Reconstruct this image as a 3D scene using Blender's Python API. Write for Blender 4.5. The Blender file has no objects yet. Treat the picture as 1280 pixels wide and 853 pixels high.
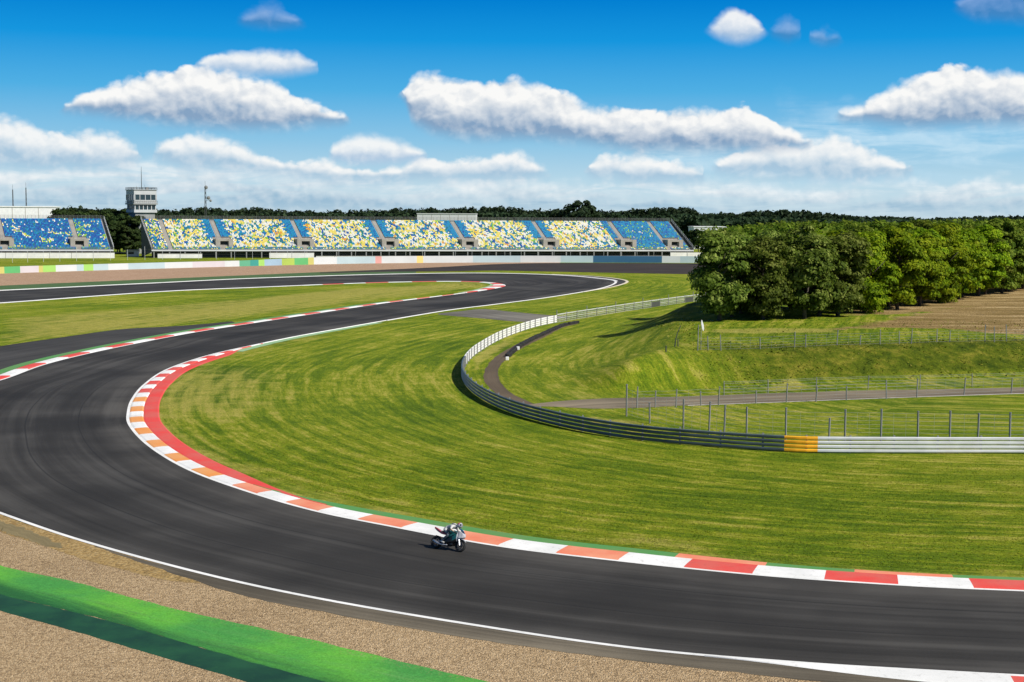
import bpy, bmesh, math, random
import numpy as np
from mathutils import Vector, Matrix, noise as mnoise
from mathutils.geometry import tessellate_polygon

random.seed(7); RNG = np.random.default_rng(11)
scene = bpy.context.scene
COL = scene.collection
R = math.radians

# ------------------------------------------------------------------ camera
FPX, W0, H0 = 1800.0, 1280.0, 853.0
CAM = np.array((0.0, 0.0, 17.0))
PITCH = math.atan((426.5 - 272.0) / FPX); ROLL = R(0.30)
fwd = np.array((0, math.cos(PITCH), -math.sin(PITCH)))
r0 = np.array((1.0, 0, 0)); u0 = np.array((0, math.sin(PITCH), math.cos(PITCH)))
right = r0 * math.cos(ROLL) + u0 * math.sin(ROLL)
up = u0 * math.cos(ROLL) - r0 * math.sin(ROLL)
cd = bpy.data.cameras.new('camera'); cam = bpy.data.objects.new('camera', cd); COL.objects.link(cam)
cd.sensor_width = 36; cd.lens = FPX / W0 * 36; cd.clip_end = 20000; cd.clip_start = 0.5
cam.matrix_world = Matrix(((right[0], up[0], -fwd[0], CAM[0]), (right[1], up[1], -fwd[1], CAM[1]),
                           (right[2], up[2], -fwd[2], CAM[2]), (0, 0, 0, 1)))
scene.camera = cam

def ray(px, py):
    d = fwd + (px - W0 / 2) / FPX * right + (H0 / 2 - py) / FPX * up
    return d / np.linalg.norm(d)
def gp(px, py, z=0.0):                       # where a line of sight meets the level z
    d = ray(px, py); t = (z - CAM[2]) / d[2]
    p = CAM + d * t
    return (float(p[0]), float(p[1]))
def gps(pts, z=0.0): return [gp(x, y, z) for x, y in pts]
def at_depth(px, Y):                          # ground x of image column px at distance Y
    return (px - 640) / FPX * Y

# ------------------------------------------------------------------ curves
def catmull(pts, n=8):
    P = [np.array(p, float) for p in pts]
    P = [2 * P[0] - P[1]] + P + [2 * P[-1] - P[-2]]
    out = []
    for i in range(1, len(P) - 2):
        a, b, c, d = P[i - 1:i + 3]
        for k in range(n):
            t = k / n
            out.append(0.5 * ((2 * b) + (-a + c) * t + (2 * a - 5 * b + 4 * c - d) * t * t + (-a + 3 * b - 3 * c + d) * t ** 3))
    out.append(P[-2])
    return np.array(out)
def resample(poly, step):
    poly = np.asarray(poly, float)
    L = np.concatenate(([0], np.cumsum(np.linalg.norm(np.diff(poly, axis=0), axis=1))))
    n = max(2, int(round(L[-1] / step)) + 1)
    s = np.linspace(0, L[-1], n)
    return np.stack([np.interp(s, L, poly[:, k]) for k in range(poly.shape[1])], 1), s
def normals2(poly):
    t = np.gradient(poly, axis=0); t /= np.linalg.norm(t, axis=1)[:, None] + 1e-9
    return np.stack((-t[:, 1], t[:, 0]), 1)
def smoothstep(a, b, x):
    t = np.clip((x - a) / (b - a), 0, 1); return t * t * (3 - 2 * t)
def seg_dist(P, poly):                        # distance, arclength, of points to a polyline
    best = np.full(len(P), 1e9); al = np.zeros(len(P)); acc = 0
    for i in range(len(poly) - 1):
        a, b = poly[i], poly[i + 1]; ab = b - a; L = np.linalg.norm(ab)
        if L < 1e-9: continue
        t = np.clip(((P - a) @ ab) / (L * L), 0, 1)
        d = np.hypot(P[:, 0] - a[0] - t * ab[0], P[:, 1] - a[1] - t * ab[1])
        m = d < best
        best[m] = d[m]; al[m] = acc + t[m] * L
        acc += L
    return best, al
def inside(P, poly):
    x, y = P[:, 0], P[:, 1]; c = np.zeros(len(P), bool); n = len(poly)
    for i in range(n):
        x1, y1 = poly[i]; x2, y2 = poly[(i + 1) % n]
        if y1 == y2: continue
        c ^= ((y1 > y) != (y2 > y)) & (x < (x2 - x1) * (y - y1) / (y2 - y1) + x1)
    return c
def sdist(P, poly):
    cl = np.vstack((poly, poly[:1])); d, _ = seg_dist(P, cl)
    return np.where(inside(P, poly), d, -d)

# ------------------------------------------------------------------ materials
class NT:
    def __init__(s, tree): s.t = tree; s.n = tree.nodes; s.l = tree.links
    def set(s, sock, v):
        if v is None: return
        if isinstance(v, bpy.types.NodeSocket): s.l.new(v, sock)
        elif isinstance(v, (tuple, list)):
            n = len(sock.default_value); v = tuple(v)
            if n == 4 and len(v) == 3: v = v + (1.0,)
            sock.default_value = v
        else:
            try: sock.default_value = v
            except TypeError: sock.default_value = (v,) * len(sock.default_value)
    def node(s, ty, ins=None, **props):
        nd = s.n.new(ty)
        for k, v in props.items(): setattr(nd, k, v)
        for k, v in (ins or {}).items(): s.set(nd.inputs[k], v)
        return nd
    def m(s, op, a, b=None, c=None, clamp=False):
        nd = s.n.new('ShaderNodeMath'); nd.operation = op; nd.use_clamp = clamp
        s.set(nd.inputs[0], a)
        if b is not None: s.set(nd.inputs[1], b)
        if c is not None: s.set(nd.inputs[2], c)
        return nd.outputs[0]
    def mix(s, f, a, b, blend='MIX'):
        nd = s.n.new('ShaderNodeMix'); nd.data_type = 'RGBA'; nd.blend_type = blend
        s.set(nd.inputs[0], f); s.set(nd.inputs[6], a); s.set(nd.inputs[7], b)
        return nd.outputs[2]
    def mapr(s, v, a, b, c=0.0, d=1.0, smooth=True):
        nd = s.n.new('ShaderNodeMapRange'); nd.interpolation_type = 'SMOOTHSTEP' if smooth else 'LINEAR'
        for i, q in enumerate((v, a, b, c, d)): s.set(nd.inputs[i], q)
        return nd.outputs[0]
    def noise(s, vec, scale, detail=4, rough=0.55, dist=0.0):
        nd = s.node('ShaderNodeTexNoise', {'Scale': scale, 'Detail': detail, 'Roughness': rough, 'Distortion': dist})
        if vec is not None: s.l.new(vec, nd.inputs['Vector'])
        return nd.outputs['Fac']
    def scale(s, vec, sc, off=(0, 0, 0)):
        nd = s.node('ShaderNodeMapping', {'Scale': sc, 'Location': off}); s.l.new(vec, nd.inputs['Vector'])
        return nd.outputs[0]
    def attr(s, name, out='Fac'): return s.node('ShaderNodeAttribute', attribute_name=name).outputs[out]
    def ramp(s, f, stops, interp='LINEAR'):
        nd = s.n.new('ShaderNodeValToRGB'); nd.color_ramp.interpolation = interp
        e = nd.color_ramp.elements
        while len(e) < len(stops): e.new(0.5)
        for q, (p, c) in zip(e, stops): q.position = p; q.color = (*c, 1)
        s.set(nd.inputs[0], f); return nd.outputs[0]
def srgb(r, g, b):
    f = lambda v: (v / 255 / 12.92) if v <= 10 else ((v / 255 + 0.055) / 1.055) ** 2.4
    return (f(r), f(g), f(b))
MATS = {}
def newmat(name):
    m = bpy.data.materials.new(name); m.use_nodes = True
    t = NT(m.node_tree); b = m.node_tree.nodes['Principled BSDF']
    MATS[name] = m
    return m, t, b
def plain(name, col, rough=0.6, metal=0.0, var=0.12, scale=3.0, bump=0.0, spec=0.4, coat=0.0):
    """one-colour material with slight dirt and tone variation in object space"""
    m, t, b = newmat(name)
    co = t.node('ShaderNodeTexCoord').outputs['Object']
    n = t.noise(co, scale, 5, 0.6)
    k = t.mapr(n, 0.25, 0.75, 1 - var, 1 + var, False)
    c = t.mix(1.0, col, t.node('ShaderNodeCombineXYZ', {0: k, 1: k, 2: k}).outputs[0], 'MULTIPLY')
    t.set(b.inputs['Base Color'], c)
    b.inputs['Roughness'].default_value = rough; b.inputs['Metallic'].default_value = metal
    b.inputs['Specular IOR Level'].default_value = spec; b.inputs['Coat Weight'].default_value = coat
    if bump:
        bp = t.node('ShaderNodeBump', {'Strength': bump, 'Distance': 0.02, 'Height': t.noise(co, scale * 6, 4)})
        t.set(b.inputs['Normal'], bp.outputs[0])
    return m

# ------------------------------------------------------------------ mesh helpers
def link(name, me, mats, parent=None):
    o = bpy.data.objects.new(name, me); COL.objects.link(o)
    for m in (mats if isinstance(mats, (list, tuple)) else [mats]): me.materials.append(m)
    if parent is not None: o.parent = parent
    return o
def mesh_np(name, V, F, mats, parent=None, midx=None, smooth=False):
    """F: (n,4) or (n,3) array, or a list of mixed faces"""
    me = bpy.data.meshes.new(name)
    if isinstance(F, np.ndarray):
        n, k = F.shape
        me.vertices.add(len(V)); me.vertices.foreach_set('co', np.asarray(V, np.float32).ravel())
        me.loops.add(n * k); me.loops.foreach_set('vertex_index', F.astype(np.int32).ravel())
        me.polygons.add(n); me.polygons.foreach_set('loop_start', np.arange(0, n * k, k, dtype=np.int32))
    else:
        me.from_pydata([tuple(map(float, v)) for v in V], [], F)
    if midx is not None: me.polygons.foreach_set('material_index', np.asarray(midx, np.int32))
    if smooth: me.polygons.foreach_set('use_smooth', np.ones(len(me.polygons), bool))
    me.update(calc_edges=True); me.validate()
    return link(name, me, mats, parent)
class MB:
    def __init__(s): s.v = []; s.f = []; s.mi = []
    def add(s, V, F, mi=0):
        o = len(s.v); s.v += [tuple(map(float, q)) for q in V]; s.f += [tuple(i + o for i in f) for f in F]; s.mi += [mi] * len(F); return s
    def hexa(s, c, mi=0):      # 8 corners: bottom 0-3 ccw, top 4-7
        return s.add(c, [(3, 2, 1, 0), (4, 5, 6, 7), (0, 1, 5, 4), (1, 2, 6, 5), (2, 3, 7, 6), (3, 0, 4, 7)], mi)
    def box(s, x0, x1, y0, y1, z0, z1, mi=0):
        return s.hexa([(x0, y0, z0), (x1, y0, z0), (x1, y1, z0), (x0, y1, z0), (x0, y0, z1), (x1, y0, z1), (x1, y1, z1), (x0, y1, z1)], mi)
    def tube(s, pts, r, n=6, mi=0, cap=True):
        P = [np.array(p, float) for p in pts]; rr = r if isinstance(r, (list, tuple)) else [r] * len(P)
        o = len(s.v); F = []
        for i, p in enumerate(P):
            d = P[min(i + 1, len(P) - 1)] - P[max(i - 1, 0)]; d = d / (np.linalg.norm(d) + 1e-9)
            a = np.cross(d, (0, 0, 1.0)) if abs(d[2]) < 0.9 else np.cross(d, (1.0, 0, 0))
            a /= np.linalg.norm(a); b = np.cross(d, a)
            for k in range(n):
                q = 2 * math.pi * k / n; s.v.append(tuple(p + rr[i] * (math.cos(q) * a + math.sin(q) * b)))
        for i in range(len(P) - 1):
            for k in range(n):
                F.append((o + i * n + k, o + i * n + (k + 1) % n, o + (i + 1) * n + (k + 1) % n, o + (i + 1) * n + k))
        if cap:
            F.append(tuple(o + k for k in range(n))[::-1]); F.append(tuple(o + (len(P) - 1) * n + k for k in range(n)))
        s.f += F; s.mi += [mi] * len(F); return s
    def lathe(s, prof, c, axis='y', n=20, mi=0, closed=True):
        """prof: (radius, offset along the axis) closed loop"""
        o = len(s.v); m = len(prof)
        for k in range(n):
            q = 2 * math.pi * k / n
            for r, h in prof:
                a, b = r * math.cos(q), r * math.sin(q)
                p = {'y': (a, h, b), 'z': (a, b, h), 'x': (h, a, b)}[axis]
                s.v.append((p[0] + c[0], p[1] + c[1], p[2] + c[2]))
        J = m if closed else m - 1
        for k in range(n):
            for j in range(J):
                s.f.append((o + k * m + j, o + k * m + (j + 1) % m, o + ((k + 1) % n) * m + (j + 1) % m, o + ((k + 1) % n) * m + j)); s.mi.append(mi)
        return s
    def prism(s, outline, y0, y1, mi=0, taper=1.0):   # xz outline extruded in y
        n = len(outline); cx = sum(p[0] for p in outline) / n; cz = sum(p[1] for p in outline) / n
        V = [(x, y0, z) for x, z in outline] + [(x, y1, z) for x, z in outline]
        F = [tuple(range(n)), tuple(range(2 * n - 1, n - 1, -1))] + [(i, i + n, (i + 1) % n + n, (i + 1) % n) for i in range(n)]
        return s.add(V, F, mi)
    def loft(s, rings, mi=0, cap=True):
        n = len(rings[0]); o = len(s.v)
        for r in rings: s.v += [tuple(map(float, p)) for p in r]
        for i in range(len(rings) - 1):
            for k in range(n):
                s.f.append((o + i * n + k, o + i * n + (k + 1) % n, o + (i + 1) * n + (k + 1) % n, o + (i + 1) * n + k)); s.mi.append(mi)
        if cap:
            s.f.append(tuple(o + k for k in range(n))[::-1]); s.f.append(tuple(o + (len(rings) - 1) * n + k for k in range(n))); s.mi += [mi, mi]
        return s
    def build(s, name, mats, parent=None, smooth=False, bevel=0.0):
        me = bpy.data.meshes.new(name); me.from_pydata(s.v, [], s.f)
        me.polygons.foreach_set('material_index', np.asarray(s.mi, np.int32))
        bm = bmesh.new(); bm.from_mesh(me); bmesh.ops.recalc_face_normals(bm, faces=bm.faces)
        if bevel: bmesh.ops.bevel(bm, geom=list(bm.edges), offset=bevel, segments=1, affect='EDGES', clamp_overlap=True)
        bm.to_mesh(me); bm.free()
        if smooth: me.polygons.foreach_set('use_smooth', np.ones(len(me.polygons), bool))
        me.update()
        return link(name, me, mats, parent)
def tag(o, label=None, cat=None, group=None, kind=None):
    if label: o['label'] = label
    if cat: o['category'] = cat
    if group: o['group'] = group
    if kind: o['kind'] = kind
    return o
def empty(name, loc=(0, 0, 0), rz=0.0):
    o = bpy.data.objects.new(name, None); COL.objects.link(o); o.location = loc; o.rotation_euler = (0, 0, rz); o.empty_display_size = 0.3
    return o
def copy_part(src, parent, loc):
    o = src.copy(); COL.objects.link(o); o.parent = parent; o.location = loc; return o
def strip(name, A, B, z, mat, jitter=0.0, uvs=None, parent=None, crown=None):
    """sheet between two polylines with the same number of points; uv = (metres across, metres along)"""
    A = np.asarray(A, float).copy(); B = np.asarray(B, float).copy(); n = len(A)
    if jitter:
        k = np.arange(n)
        for Q, o in ((A, 0), (B, 50)):
            Nn = normals2(Q)
            j = np.array([mnoise.noise((i * 0.35 + o, o, 3.1)) + 0.6 * mnoise.noise((i * 1.3, o, 7.7)) for i in k]) * jitter
            Q += Nn * j[:, None]
    M = 6
    T = np.linspace(0, 1, M + 1)
    V = []; U = []
    mid = (A + B) / 2; s = np.concatenate(([0], np.cumsum(np.linalg.norm(np.diff(mid, axis=0), axis=1))))
    for i in range(n):
        w = np.linalg.norm(B[i] - A[i])
        for t in T:
            p = A[i] * (1 - t) + B[i] * t; V.append((p[0], p[1], z)); U.append((t * w, s[i]))
    F = [(i * (M + 1) + j, i * (M + 1) + j + 1, (i + 1) * (M + 1) + j + 1, (i + 1) * (M + 1) + j) for i in range(n - 1) for j in range(M)]
    o = mesh_np(name, np.array(V), np.array(F), mat, parent)
    me = o.data
    # every normal up
    bm = bmesh.new(); bm.from_mesh(me)
    bmesh.ops.recalc_face_normals(bm, faces=bm.faces)
    for f in bm.faces:
        if f.normal.z < 0: f.normal_flip()
    bm.to_mesh(me); bm.free()
    uv = me.uv_layers.new(name='flow'); U = np.array(U)
    vi = np.empty(len(me.loops), np.int32); me.loops.foreach_get('vertex_index', vi)
    uv.data.foreach_set('uv', U[vi].astype(np.float32).ravel())
    return o
def px_strip(name, top, bot, z, mat, n=80, jitter=0.0):
    A = catmull(gps(top), 10); B = catmull(gps(bot), 10)
    def rs(P):
        L = np.concatenate(([0], np.cumsum(np.linalg.norm(np.diff(P, axis=0), axis=1)))); s = np.linspace(0, L[-1], n)
        return np.stack((np.interp(s, L, P[:, 0]), np.interp(s, L, P[:, 1])), 1)
    o = strip(name, rs(A), rs(B), z, mat, jitter); o['kind'] = 'structure'; return o
def ribbon(name, poly, a, b, z, mat):
    N = normals2(poly)
    a = np.broadcast_to(a, (len(poly),)); b = np.broadcast_to(b, (len(poly),))
    o = strip(name, poly + N * a[:, None], poly + N * b[:, None], z, mat); o['kind'] = 'structure'; return o

# ------------------------------------------------------------------ ground materials
def grass_mat(name='grass', tufts=False):
    m, t, b = newmat(name)
    co = t.node('ShaderNodeTexCoord').outputs['Object']
    uvn = t.node('ShaderNodeUVMap', uv_map='flow').outputs[0]
    streak = t.noise(t.scale(uvn, (0.95, 0.05, 1)), 1.0, 6, 0.66, 0.35)      # mowing marks that follow the kerbs
    fine = t.noise(t.scale(uvn, (3.2, 0.5, 1)), 1.0, 6, 0.72)
    big = t.noise(co, 0.045, 4, 0.55)
    mid = t.noise(co, 0.35, 5, 0.65)
    speck = t.noise(co, 4.5, 5, 0.75)
    rough = t.attr('rough')
    f = t.m('ADD', t.m('MULTIPLY', streak, 0.40), t.m('MULTIPLY', big, 0.20))
    f = t.m('ADD', f, t.m('MULTIPLY', mid, 0.18)); f = t.m('ADD', f, t.m('MULTIPLY', fine, 0.26))
    f = t.mapr(f, 0.39, 0.62)
    c = t.ramp(f, [(0.0, (0.052, 0.098, 0.004)), (0.42, (0.112, 0.168, 0.006)), (0.78, (0.200, 0.232, 0.012)), (1.0, (0.34, 0.315, 0.055))])
    # rank grass on the bank: lush and mottled, with shade darkened into the colour
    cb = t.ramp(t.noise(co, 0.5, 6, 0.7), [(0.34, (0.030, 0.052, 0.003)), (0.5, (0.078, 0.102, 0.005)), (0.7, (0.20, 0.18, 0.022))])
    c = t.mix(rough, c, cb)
    dry = t.attr('dry')
    dn = t.mapr(t.m('ADD', dry, t.m('MULTIPLY', t.m('SUBTRACT', t.m('ADD', t.m('MULTIPLY', streak, 0.6), t.m('MULTIPLY', mid, 0.5)), 0.55), 1.6)), 0.3, 0.75)
    dn = t.m('MULTIPLY', dn, t.mapr(dry, 0.0, 0.12))
    tan = t.ramp(t.noise(co, 0.8, 5, 0.7), [(0.25, (0.23, 0.22, 0.030)), (0.6, (0.36, 0.315, 0.075)), (0.85, (0.50, 0.42, 0.18))])
    c = t.mix(t.m('MULTIPLY', dn, 0.78), c, tan)
    dirt = t.attr('dirt')
    dd = t.mapr(t.m('ADD', dirt, t.m('MULTIPLY', t.m('SUBTRACT', t.m('ADD', t.m('MULTIPLY', mid, 0.6), t.m('MULTIPLY', t.noise(t.scale(co, (0.10, 0.26, 1)), 1.0, 5, 0.7), 0.4)), 0.5), 2.6)), 0.35, 0.75)
    dd = t.m('MULTIPLY', dd, t.mapr(dirt, 0.0, 0.1))
    dc = t.ramp(t.m('ADD', t.m('MULTIPLY', t.noise(t.scale(co, (0.06, 0.22, 1)), 1.0, 5, 0.7, 0.5), 0.6), t.m('MULTIPLY', speck, 0.4)),
                [(0.35, (0.12, 0.085, 0.022)), (0.5, (0.23, 0.155, 0.058)), (0.62, (0.46, 0.34, 0.17))])
    c = t.mix(dd, c, dc)
    tex = t.m('ADD', t.m('MULTIPLY', speck, 0.55), t.m('MULTIPLY', t.noise(t.scale(uvn, (5.5, 1.6, 1)), 1.0, 5, 0.8), 0.45))
    sp = t.mapr(tex, 0.32, 0.68, 0.40, 1.62, False)
    c = t.mix(1.0, c, t.node('ShaderNodeCombineXYZ', {0: sp, 1: sp, 2: sp}).outputs[0], 'MULTIPLY')
    if tufts:
        rk = t.mapr(t.node('ShaderNodeNewGeometry').outputs['Random Per Island'], 0, 1, 0.72, 1.30, False)
        c = t.mix(1.0, c, t.node('ShaderNodeCombineXYZ', {0: rk, 1: rk, 2: rk}).outputs[0], 'MULTIPLY')
    t.set(b.inputs['Base Color'], c); b.inputs['Roughness'].default_value = 0.95; b.inputs['Specular IOR Level'].default_value = 0.1
    if tufts: return m
    h = t.m('ADD', speck, t.m('MULTIPLY', mid, t.m('ADD', 0.6, t.m('MULTIPLY', rough, 2.5))))
    t.set(b.inputs['Normal'], t.node('ShaderNodeBump', {'Strength': 0.8, 'Distance': 0.22, 'Height': h}).outputs[0])
    return m
def asphalt_mat(name, base, streaks=True, warm=1.0, amp=0.30):
    m, t, b = newmat(name)
    co = t.node('ShaderNodeTexCoord').outputs['Object']
    uvn = t.node('ShaderNodeUVMap', uv_map='flow').outputs[0]
    st = t.noise(t.scale(uvn, (0.55, 0.012, 1)), 1.0, 5, 0.6, 0.3)
    st2 = t.noise(t.scale(uvn, (2.6, 0.03, 1)), 1.0, 5, 0.65, 0.2)
    grain = t.noise(co, 9.0, 5, 0.8); blot = t.noise(co, 0.07, 4, 0.55)
    k = t.m('ADD', t.m('MULTIPLY', st, 0.45), t.m('MULTIPLY', st2, 0.25)); k = t.m('ADD', t.m('MULTIPLY', k, 0.85), t.m('MULTIPLY', blot, 0.42))
    k = t.mapr(k, 0.34, 0.66, 1 - amp, 1 + amp)
    k = t.m('MULTIPLY', k, t.mapr(grain, 0.2, 0.8, 0.82, 1.18, False))
    c = t.mix(1.0, base, t.node('ShaderNodeCombineXYZ', {0: k, 1: k, 2: t.m('MULTIPLY', k, warm)}).outputs[0], 'MULTIPLY')
    if streaks:                                   # dark rubber laid on the racing line, paler dusty edges
        x = t.node('ShaderNodeSeparateXYZ', {0: uvn}).outputs[0]
        line = t.m('MULTIPLY', t.mapr(x, 1.5, 5.0), t.mapr(x, 13.0, 7.0))
        rb = t.mapr(t.m('ADD', st2, t.m('MULTIPLY', st, 0.5)), 0.5, 1.0)
        c = t.mix(t.m('MULTIPLY', t.m('MULTIPLY', line, rb), 0.60), c, (0.014, 0.0135, 0.013))
        worn = t.m('MULTIPLY', t.mapr(t.m('ADD', t.m('MULTIPLY', st, 0.6), t.m('MULTIPLY', blot, 0.5)), 0.52, 0.72), 0.5)
        c = t.mix(worn, c, (0.088, 0.084, 0.077))
        dust = t.m('MULTIPLY', t.mapr(x, 4.5, 0.0), t.mapr(blot, 0.30, 0.65))
        c = t.mix(t.m('MULTIPLY', dust, 0.35), c, (0.13, 0.12, 0.105))
        for sx in (4.3, 8.7):                     # joints between paving runs
            q = t.m('ABSOLUTE', t.m('SUBTRACT', t.m('ADD', x, t.m('MULTIPLY', st2, 0.10)), sx))
            c = t.mix(t.mapr(q, 0.09, 0.02, 0.0, 0.55), c, (0.012, 0.012, 0.012))
    t.set(b.inputs['Base Color'], c); b.inputs['Roughness'].default_value = 0.9; b.inputs['Specular IOR Level'].default_value = 0.18
    t.set(b.inputs['Normal'], t.node('ShaderNodeBump', {'Strength': 0.35, 'Distance': 0.02, 'Height': grain}).outputs[0])
    return m
def gravel_mat(name, lo, mid_, hi, pebble=9.0):
    m, t, b = newmat(name)
    co = t.node('ShaderNodeTexCoord').outputs['Object']
    v = t.node('ShaderNodeTexVoronoi', {'Scale': pebble, 'Randomness': 1.0}); t.l.new(co, v.inputs['Vector'])
    cell = t.node('ShaderNodeSeparateColor', {0: v.outputs['Color']}).outputs[0]
    n = t.noise(co, 2.2, 6, 0.75); w = t.noise(co, 0.12, 4, 0.6)
    f = t.m('ADD', t.m('MULTIPLY', cell, 0.42), t.m('MULTIPLY', n, 0.42)); f = t.m('ADD', f, t.m('MULTIPLY', w, 0.22))
    c = t.ramp(f, [(0.22, lo), (0.52, mid_), (0.82, hi)])
    t.set(b.inputs['Base Color'], c); b.inputs['Roughness'].default_value = 0.95; b.inputs['Specular IOR Level'].default_value = 0.15
    h = t.m('ADD', t.m('MULTIPLY', v.outputs['Distance'], -0.7), t.m('MULTIPLY', n, 1.4))
    t.set(b.inputs['Normal'], t.node('ShaderNodeBump', {'Strength': 0.9, 'Distance': 0.10, 'Height': h}).outputs[0])
    return m
def paint_mat(name, col, col2=None, wear=0.35, wearcol=(0.10, 0.09, 0.08), rough=0.7):
    """track paint: tone drift, tyre scuffs, chipped patches"""
    m, t, b = newmat(name)
    co = t.node('ShaderNodeTexCoord').outputs['Object']
    n1 = t.noise(co, 0.35, 4, 0.6); n2 = t.noise(co, 3.0, 6, 0.75, 0.4); n3 = t.noise(t.scale(co, (1, 1, 1)), 14.0, 4, 0.8)
    c = t.mix(t.mapr(n1, 0.35, 0.65), col, col2 or col)
    c = t.mix(t.m('MULTIPLY', t.mapr(n2, 0.52, 0.78), wear), c, wearcol)
    k = t.mapr(n3, 0.25, 0.75, 0.9, 1.1, False)
    c = t.mix(1.0, c, t.node('ShaderNodeCombineXYZ', {0: k, 1: k, 2: k}).outputs[0], 'MULTIPLY')
    t.set(b.inputs['Base Color'], c); b.inputs['Roughness'].default_value = rough; b.inputs['Specular IOR Level'].default_value = 0.25
    return m
GRASS = grass_mat()
TRACK = asphalt_mat('track_asphalt', (0.037, 0.0347, 0.0315), amp=0.5)
RUNOFF = asphalt_mat('runoff_asphalt', (0.046, 0.044, 0.041), False, amp=0.4)
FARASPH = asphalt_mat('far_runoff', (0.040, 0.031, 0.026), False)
STUB = asphalt_mat('old_concrete', (0.15, 0.14, 0.12), False, 0.98, 0.45)
ROAD = asphalt_mat('service_road', (0.19, 0.155, 0.112), False, 0.95, 0.5)
DIRTPATH = asphalt_mat('dirt_path', (0.10, 0.075, 0.052), False, 0.95, 0.35)
VERGE = asphalt_mat('verge_asphalt', (0.135, 0.115, 0.088), False, 0.95, 0.55)
SAND = gravel_mat('sandy_verge', (0.20, 0.13, 0.05), (0.33, 0.22, 0.085), (0.42, 0.30, 0.14), 5)
GREYV = asphalt_mat('grey_patch', (0.27, 0.215, 0.12), False, 0.9, 0.5)
GRAVEL = gravel_mat('gravel_trap', (0.14, 0.095, 0.05), (0.39, 0.27, 0.145), (0.60, 0.45, 0.27), 14.0)
FARGRAVEL = gravel_mat('far_gravel', (0.26, 0.16, 0.095), (0.36, 0.235, 0.15), (0.46, 0.32, 0.22), 3)
P_WHITE = paint_mat('white_paint', (0.80, 0.79, 0.77), (0.68, 0.68, 0.66), 0.55, (0.22, 0.21, 0.20))
P_RED = paint_mat('red_paint', (0.68, 0.062, 0.050), (0.60, 0.11, 0.085), 0.45, (0.22, 0.09, 0.07))
P_ORANGE = paint_mat('orange_paint', (0.72, 0.27, 0.06), (0.70, 0.33, 0.12), 0.3, (0.45, 0.25, 0.15))
P_SALMON = paint_mat('salmon_paint', (0.72, 0.29, 0.17), (0.70, 0.20, 0.11), 0.3, (0.45, 0.25, 0.18))
P_GREEN = paint_mat('green_kerb_paint', (0.08, 0.26, 0.070), (0.12, 0.25, 0.075), 0.4, (0.20, 0.17, 0.08))
P_MINT = paint_mat('pale_green_paint', (0.30, 0.46, 0.26), (0.24, 0.40, 0.20), 0.3, (0.2, 0.25, 0.1))
P_BRIGHTGREEN = paint_mat('bright_green_paint', (0.050, 0.27, 0.045), (0.095, 0.36, 0.035), 0.5, (0.06, 0.20, 0.06))
def green_strip_mat():
    m, t, b = newmat('bright_green_paint')
    co = t.node('ShaderNodeTexCoord').outputs['Object']; uvn = t.node('ShaderNodeUVMap', uv_map='flow').outputs[0]
    x = t.node('ShaderNodeSeparateXYZ', {0: uvn}).outputs[0]
    lng = t.noise(t.scale(uvn, (1.1, 0.09, 1)), 1.0, 6, 0.7, 0.4); bl = t.noise(co, 0.22, 5, 0.6); gr = t.noise(co, 11.0, 4, 0.8)
    c = t.mix(t.mapr(bl, 0.35, 0.65), (0.055, 0.25, 0.050), (0.105, 0.36, 0.040))
    c = t.mix(t.mapr(lng, 0.50, 0.75, 0, 0.55), c, (0.15, 0.33, 0.10))
    c = t.mix(t.mapr(t.noise(co, 2.0, 6, 0.75), 0.56, 0.74, 0, 0.5), c, (0.045, 0.15, 0.05))
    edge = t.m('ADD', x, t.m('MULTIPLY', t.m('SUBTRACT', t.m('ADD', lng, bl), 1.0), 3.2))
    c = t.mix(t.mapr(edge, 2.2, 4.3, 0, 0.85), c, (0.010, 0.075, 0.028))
    spill = t.m('MULTIPLY', t.mapr(t.noise(co, 7.0, 5, 0.8), 0.54, 0.62), t.m('ADD', t.mapr(x, 0.9, 0.0, 0.0, 0.8), t.mapr(bl, 0.55, 0.75, 0.0, 0.35)))
    c = t.mix(spill, c, (0.30, 0.22, 0.12))
    k = t.mapr(t.m('ADD', t.m('MULTIPLY', gr, 0.6), t.m('MULTIPLY', t.noise(co, 4.0, 5, 0.8), 0.4)), 0.32, 0.68, 0.55, 1.45, False)
    c = t.mix(1.0, c, t.node('ShaderNodeCombineXYZ', {0: k, 1: k, 2: k}).outputs[0], 'MULTIPLY')
    t.set(b.inputs['Base Color'], c); b.inputs['Roughness'].default_value = 0.85; b.inputs['Specular IOR Level'].default_value = 0.15
    t.set(b.inputs['Normal'], t.node('ShaderNodeBump', {'Strength': 0.4, 'Distance': 0.02, 'Height': gr}).outputs[0])
    return m
P_BRIGHTGREEN = green_strip_mat()
DARKGREEN = paint_mat('dark_green_tone', (0.007, 0.042, 0.024), (0.014, 0.074, 0.032), 0.7, (0.022, 0.10, 0.03))  # deeper green tone for the strip outside the bright green one
P_FARGREEN = paint_mat('far_green_paint', (0.055, 0.115, 0.030), (0.075, 0.125, 0.035), 0.3)

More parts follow.
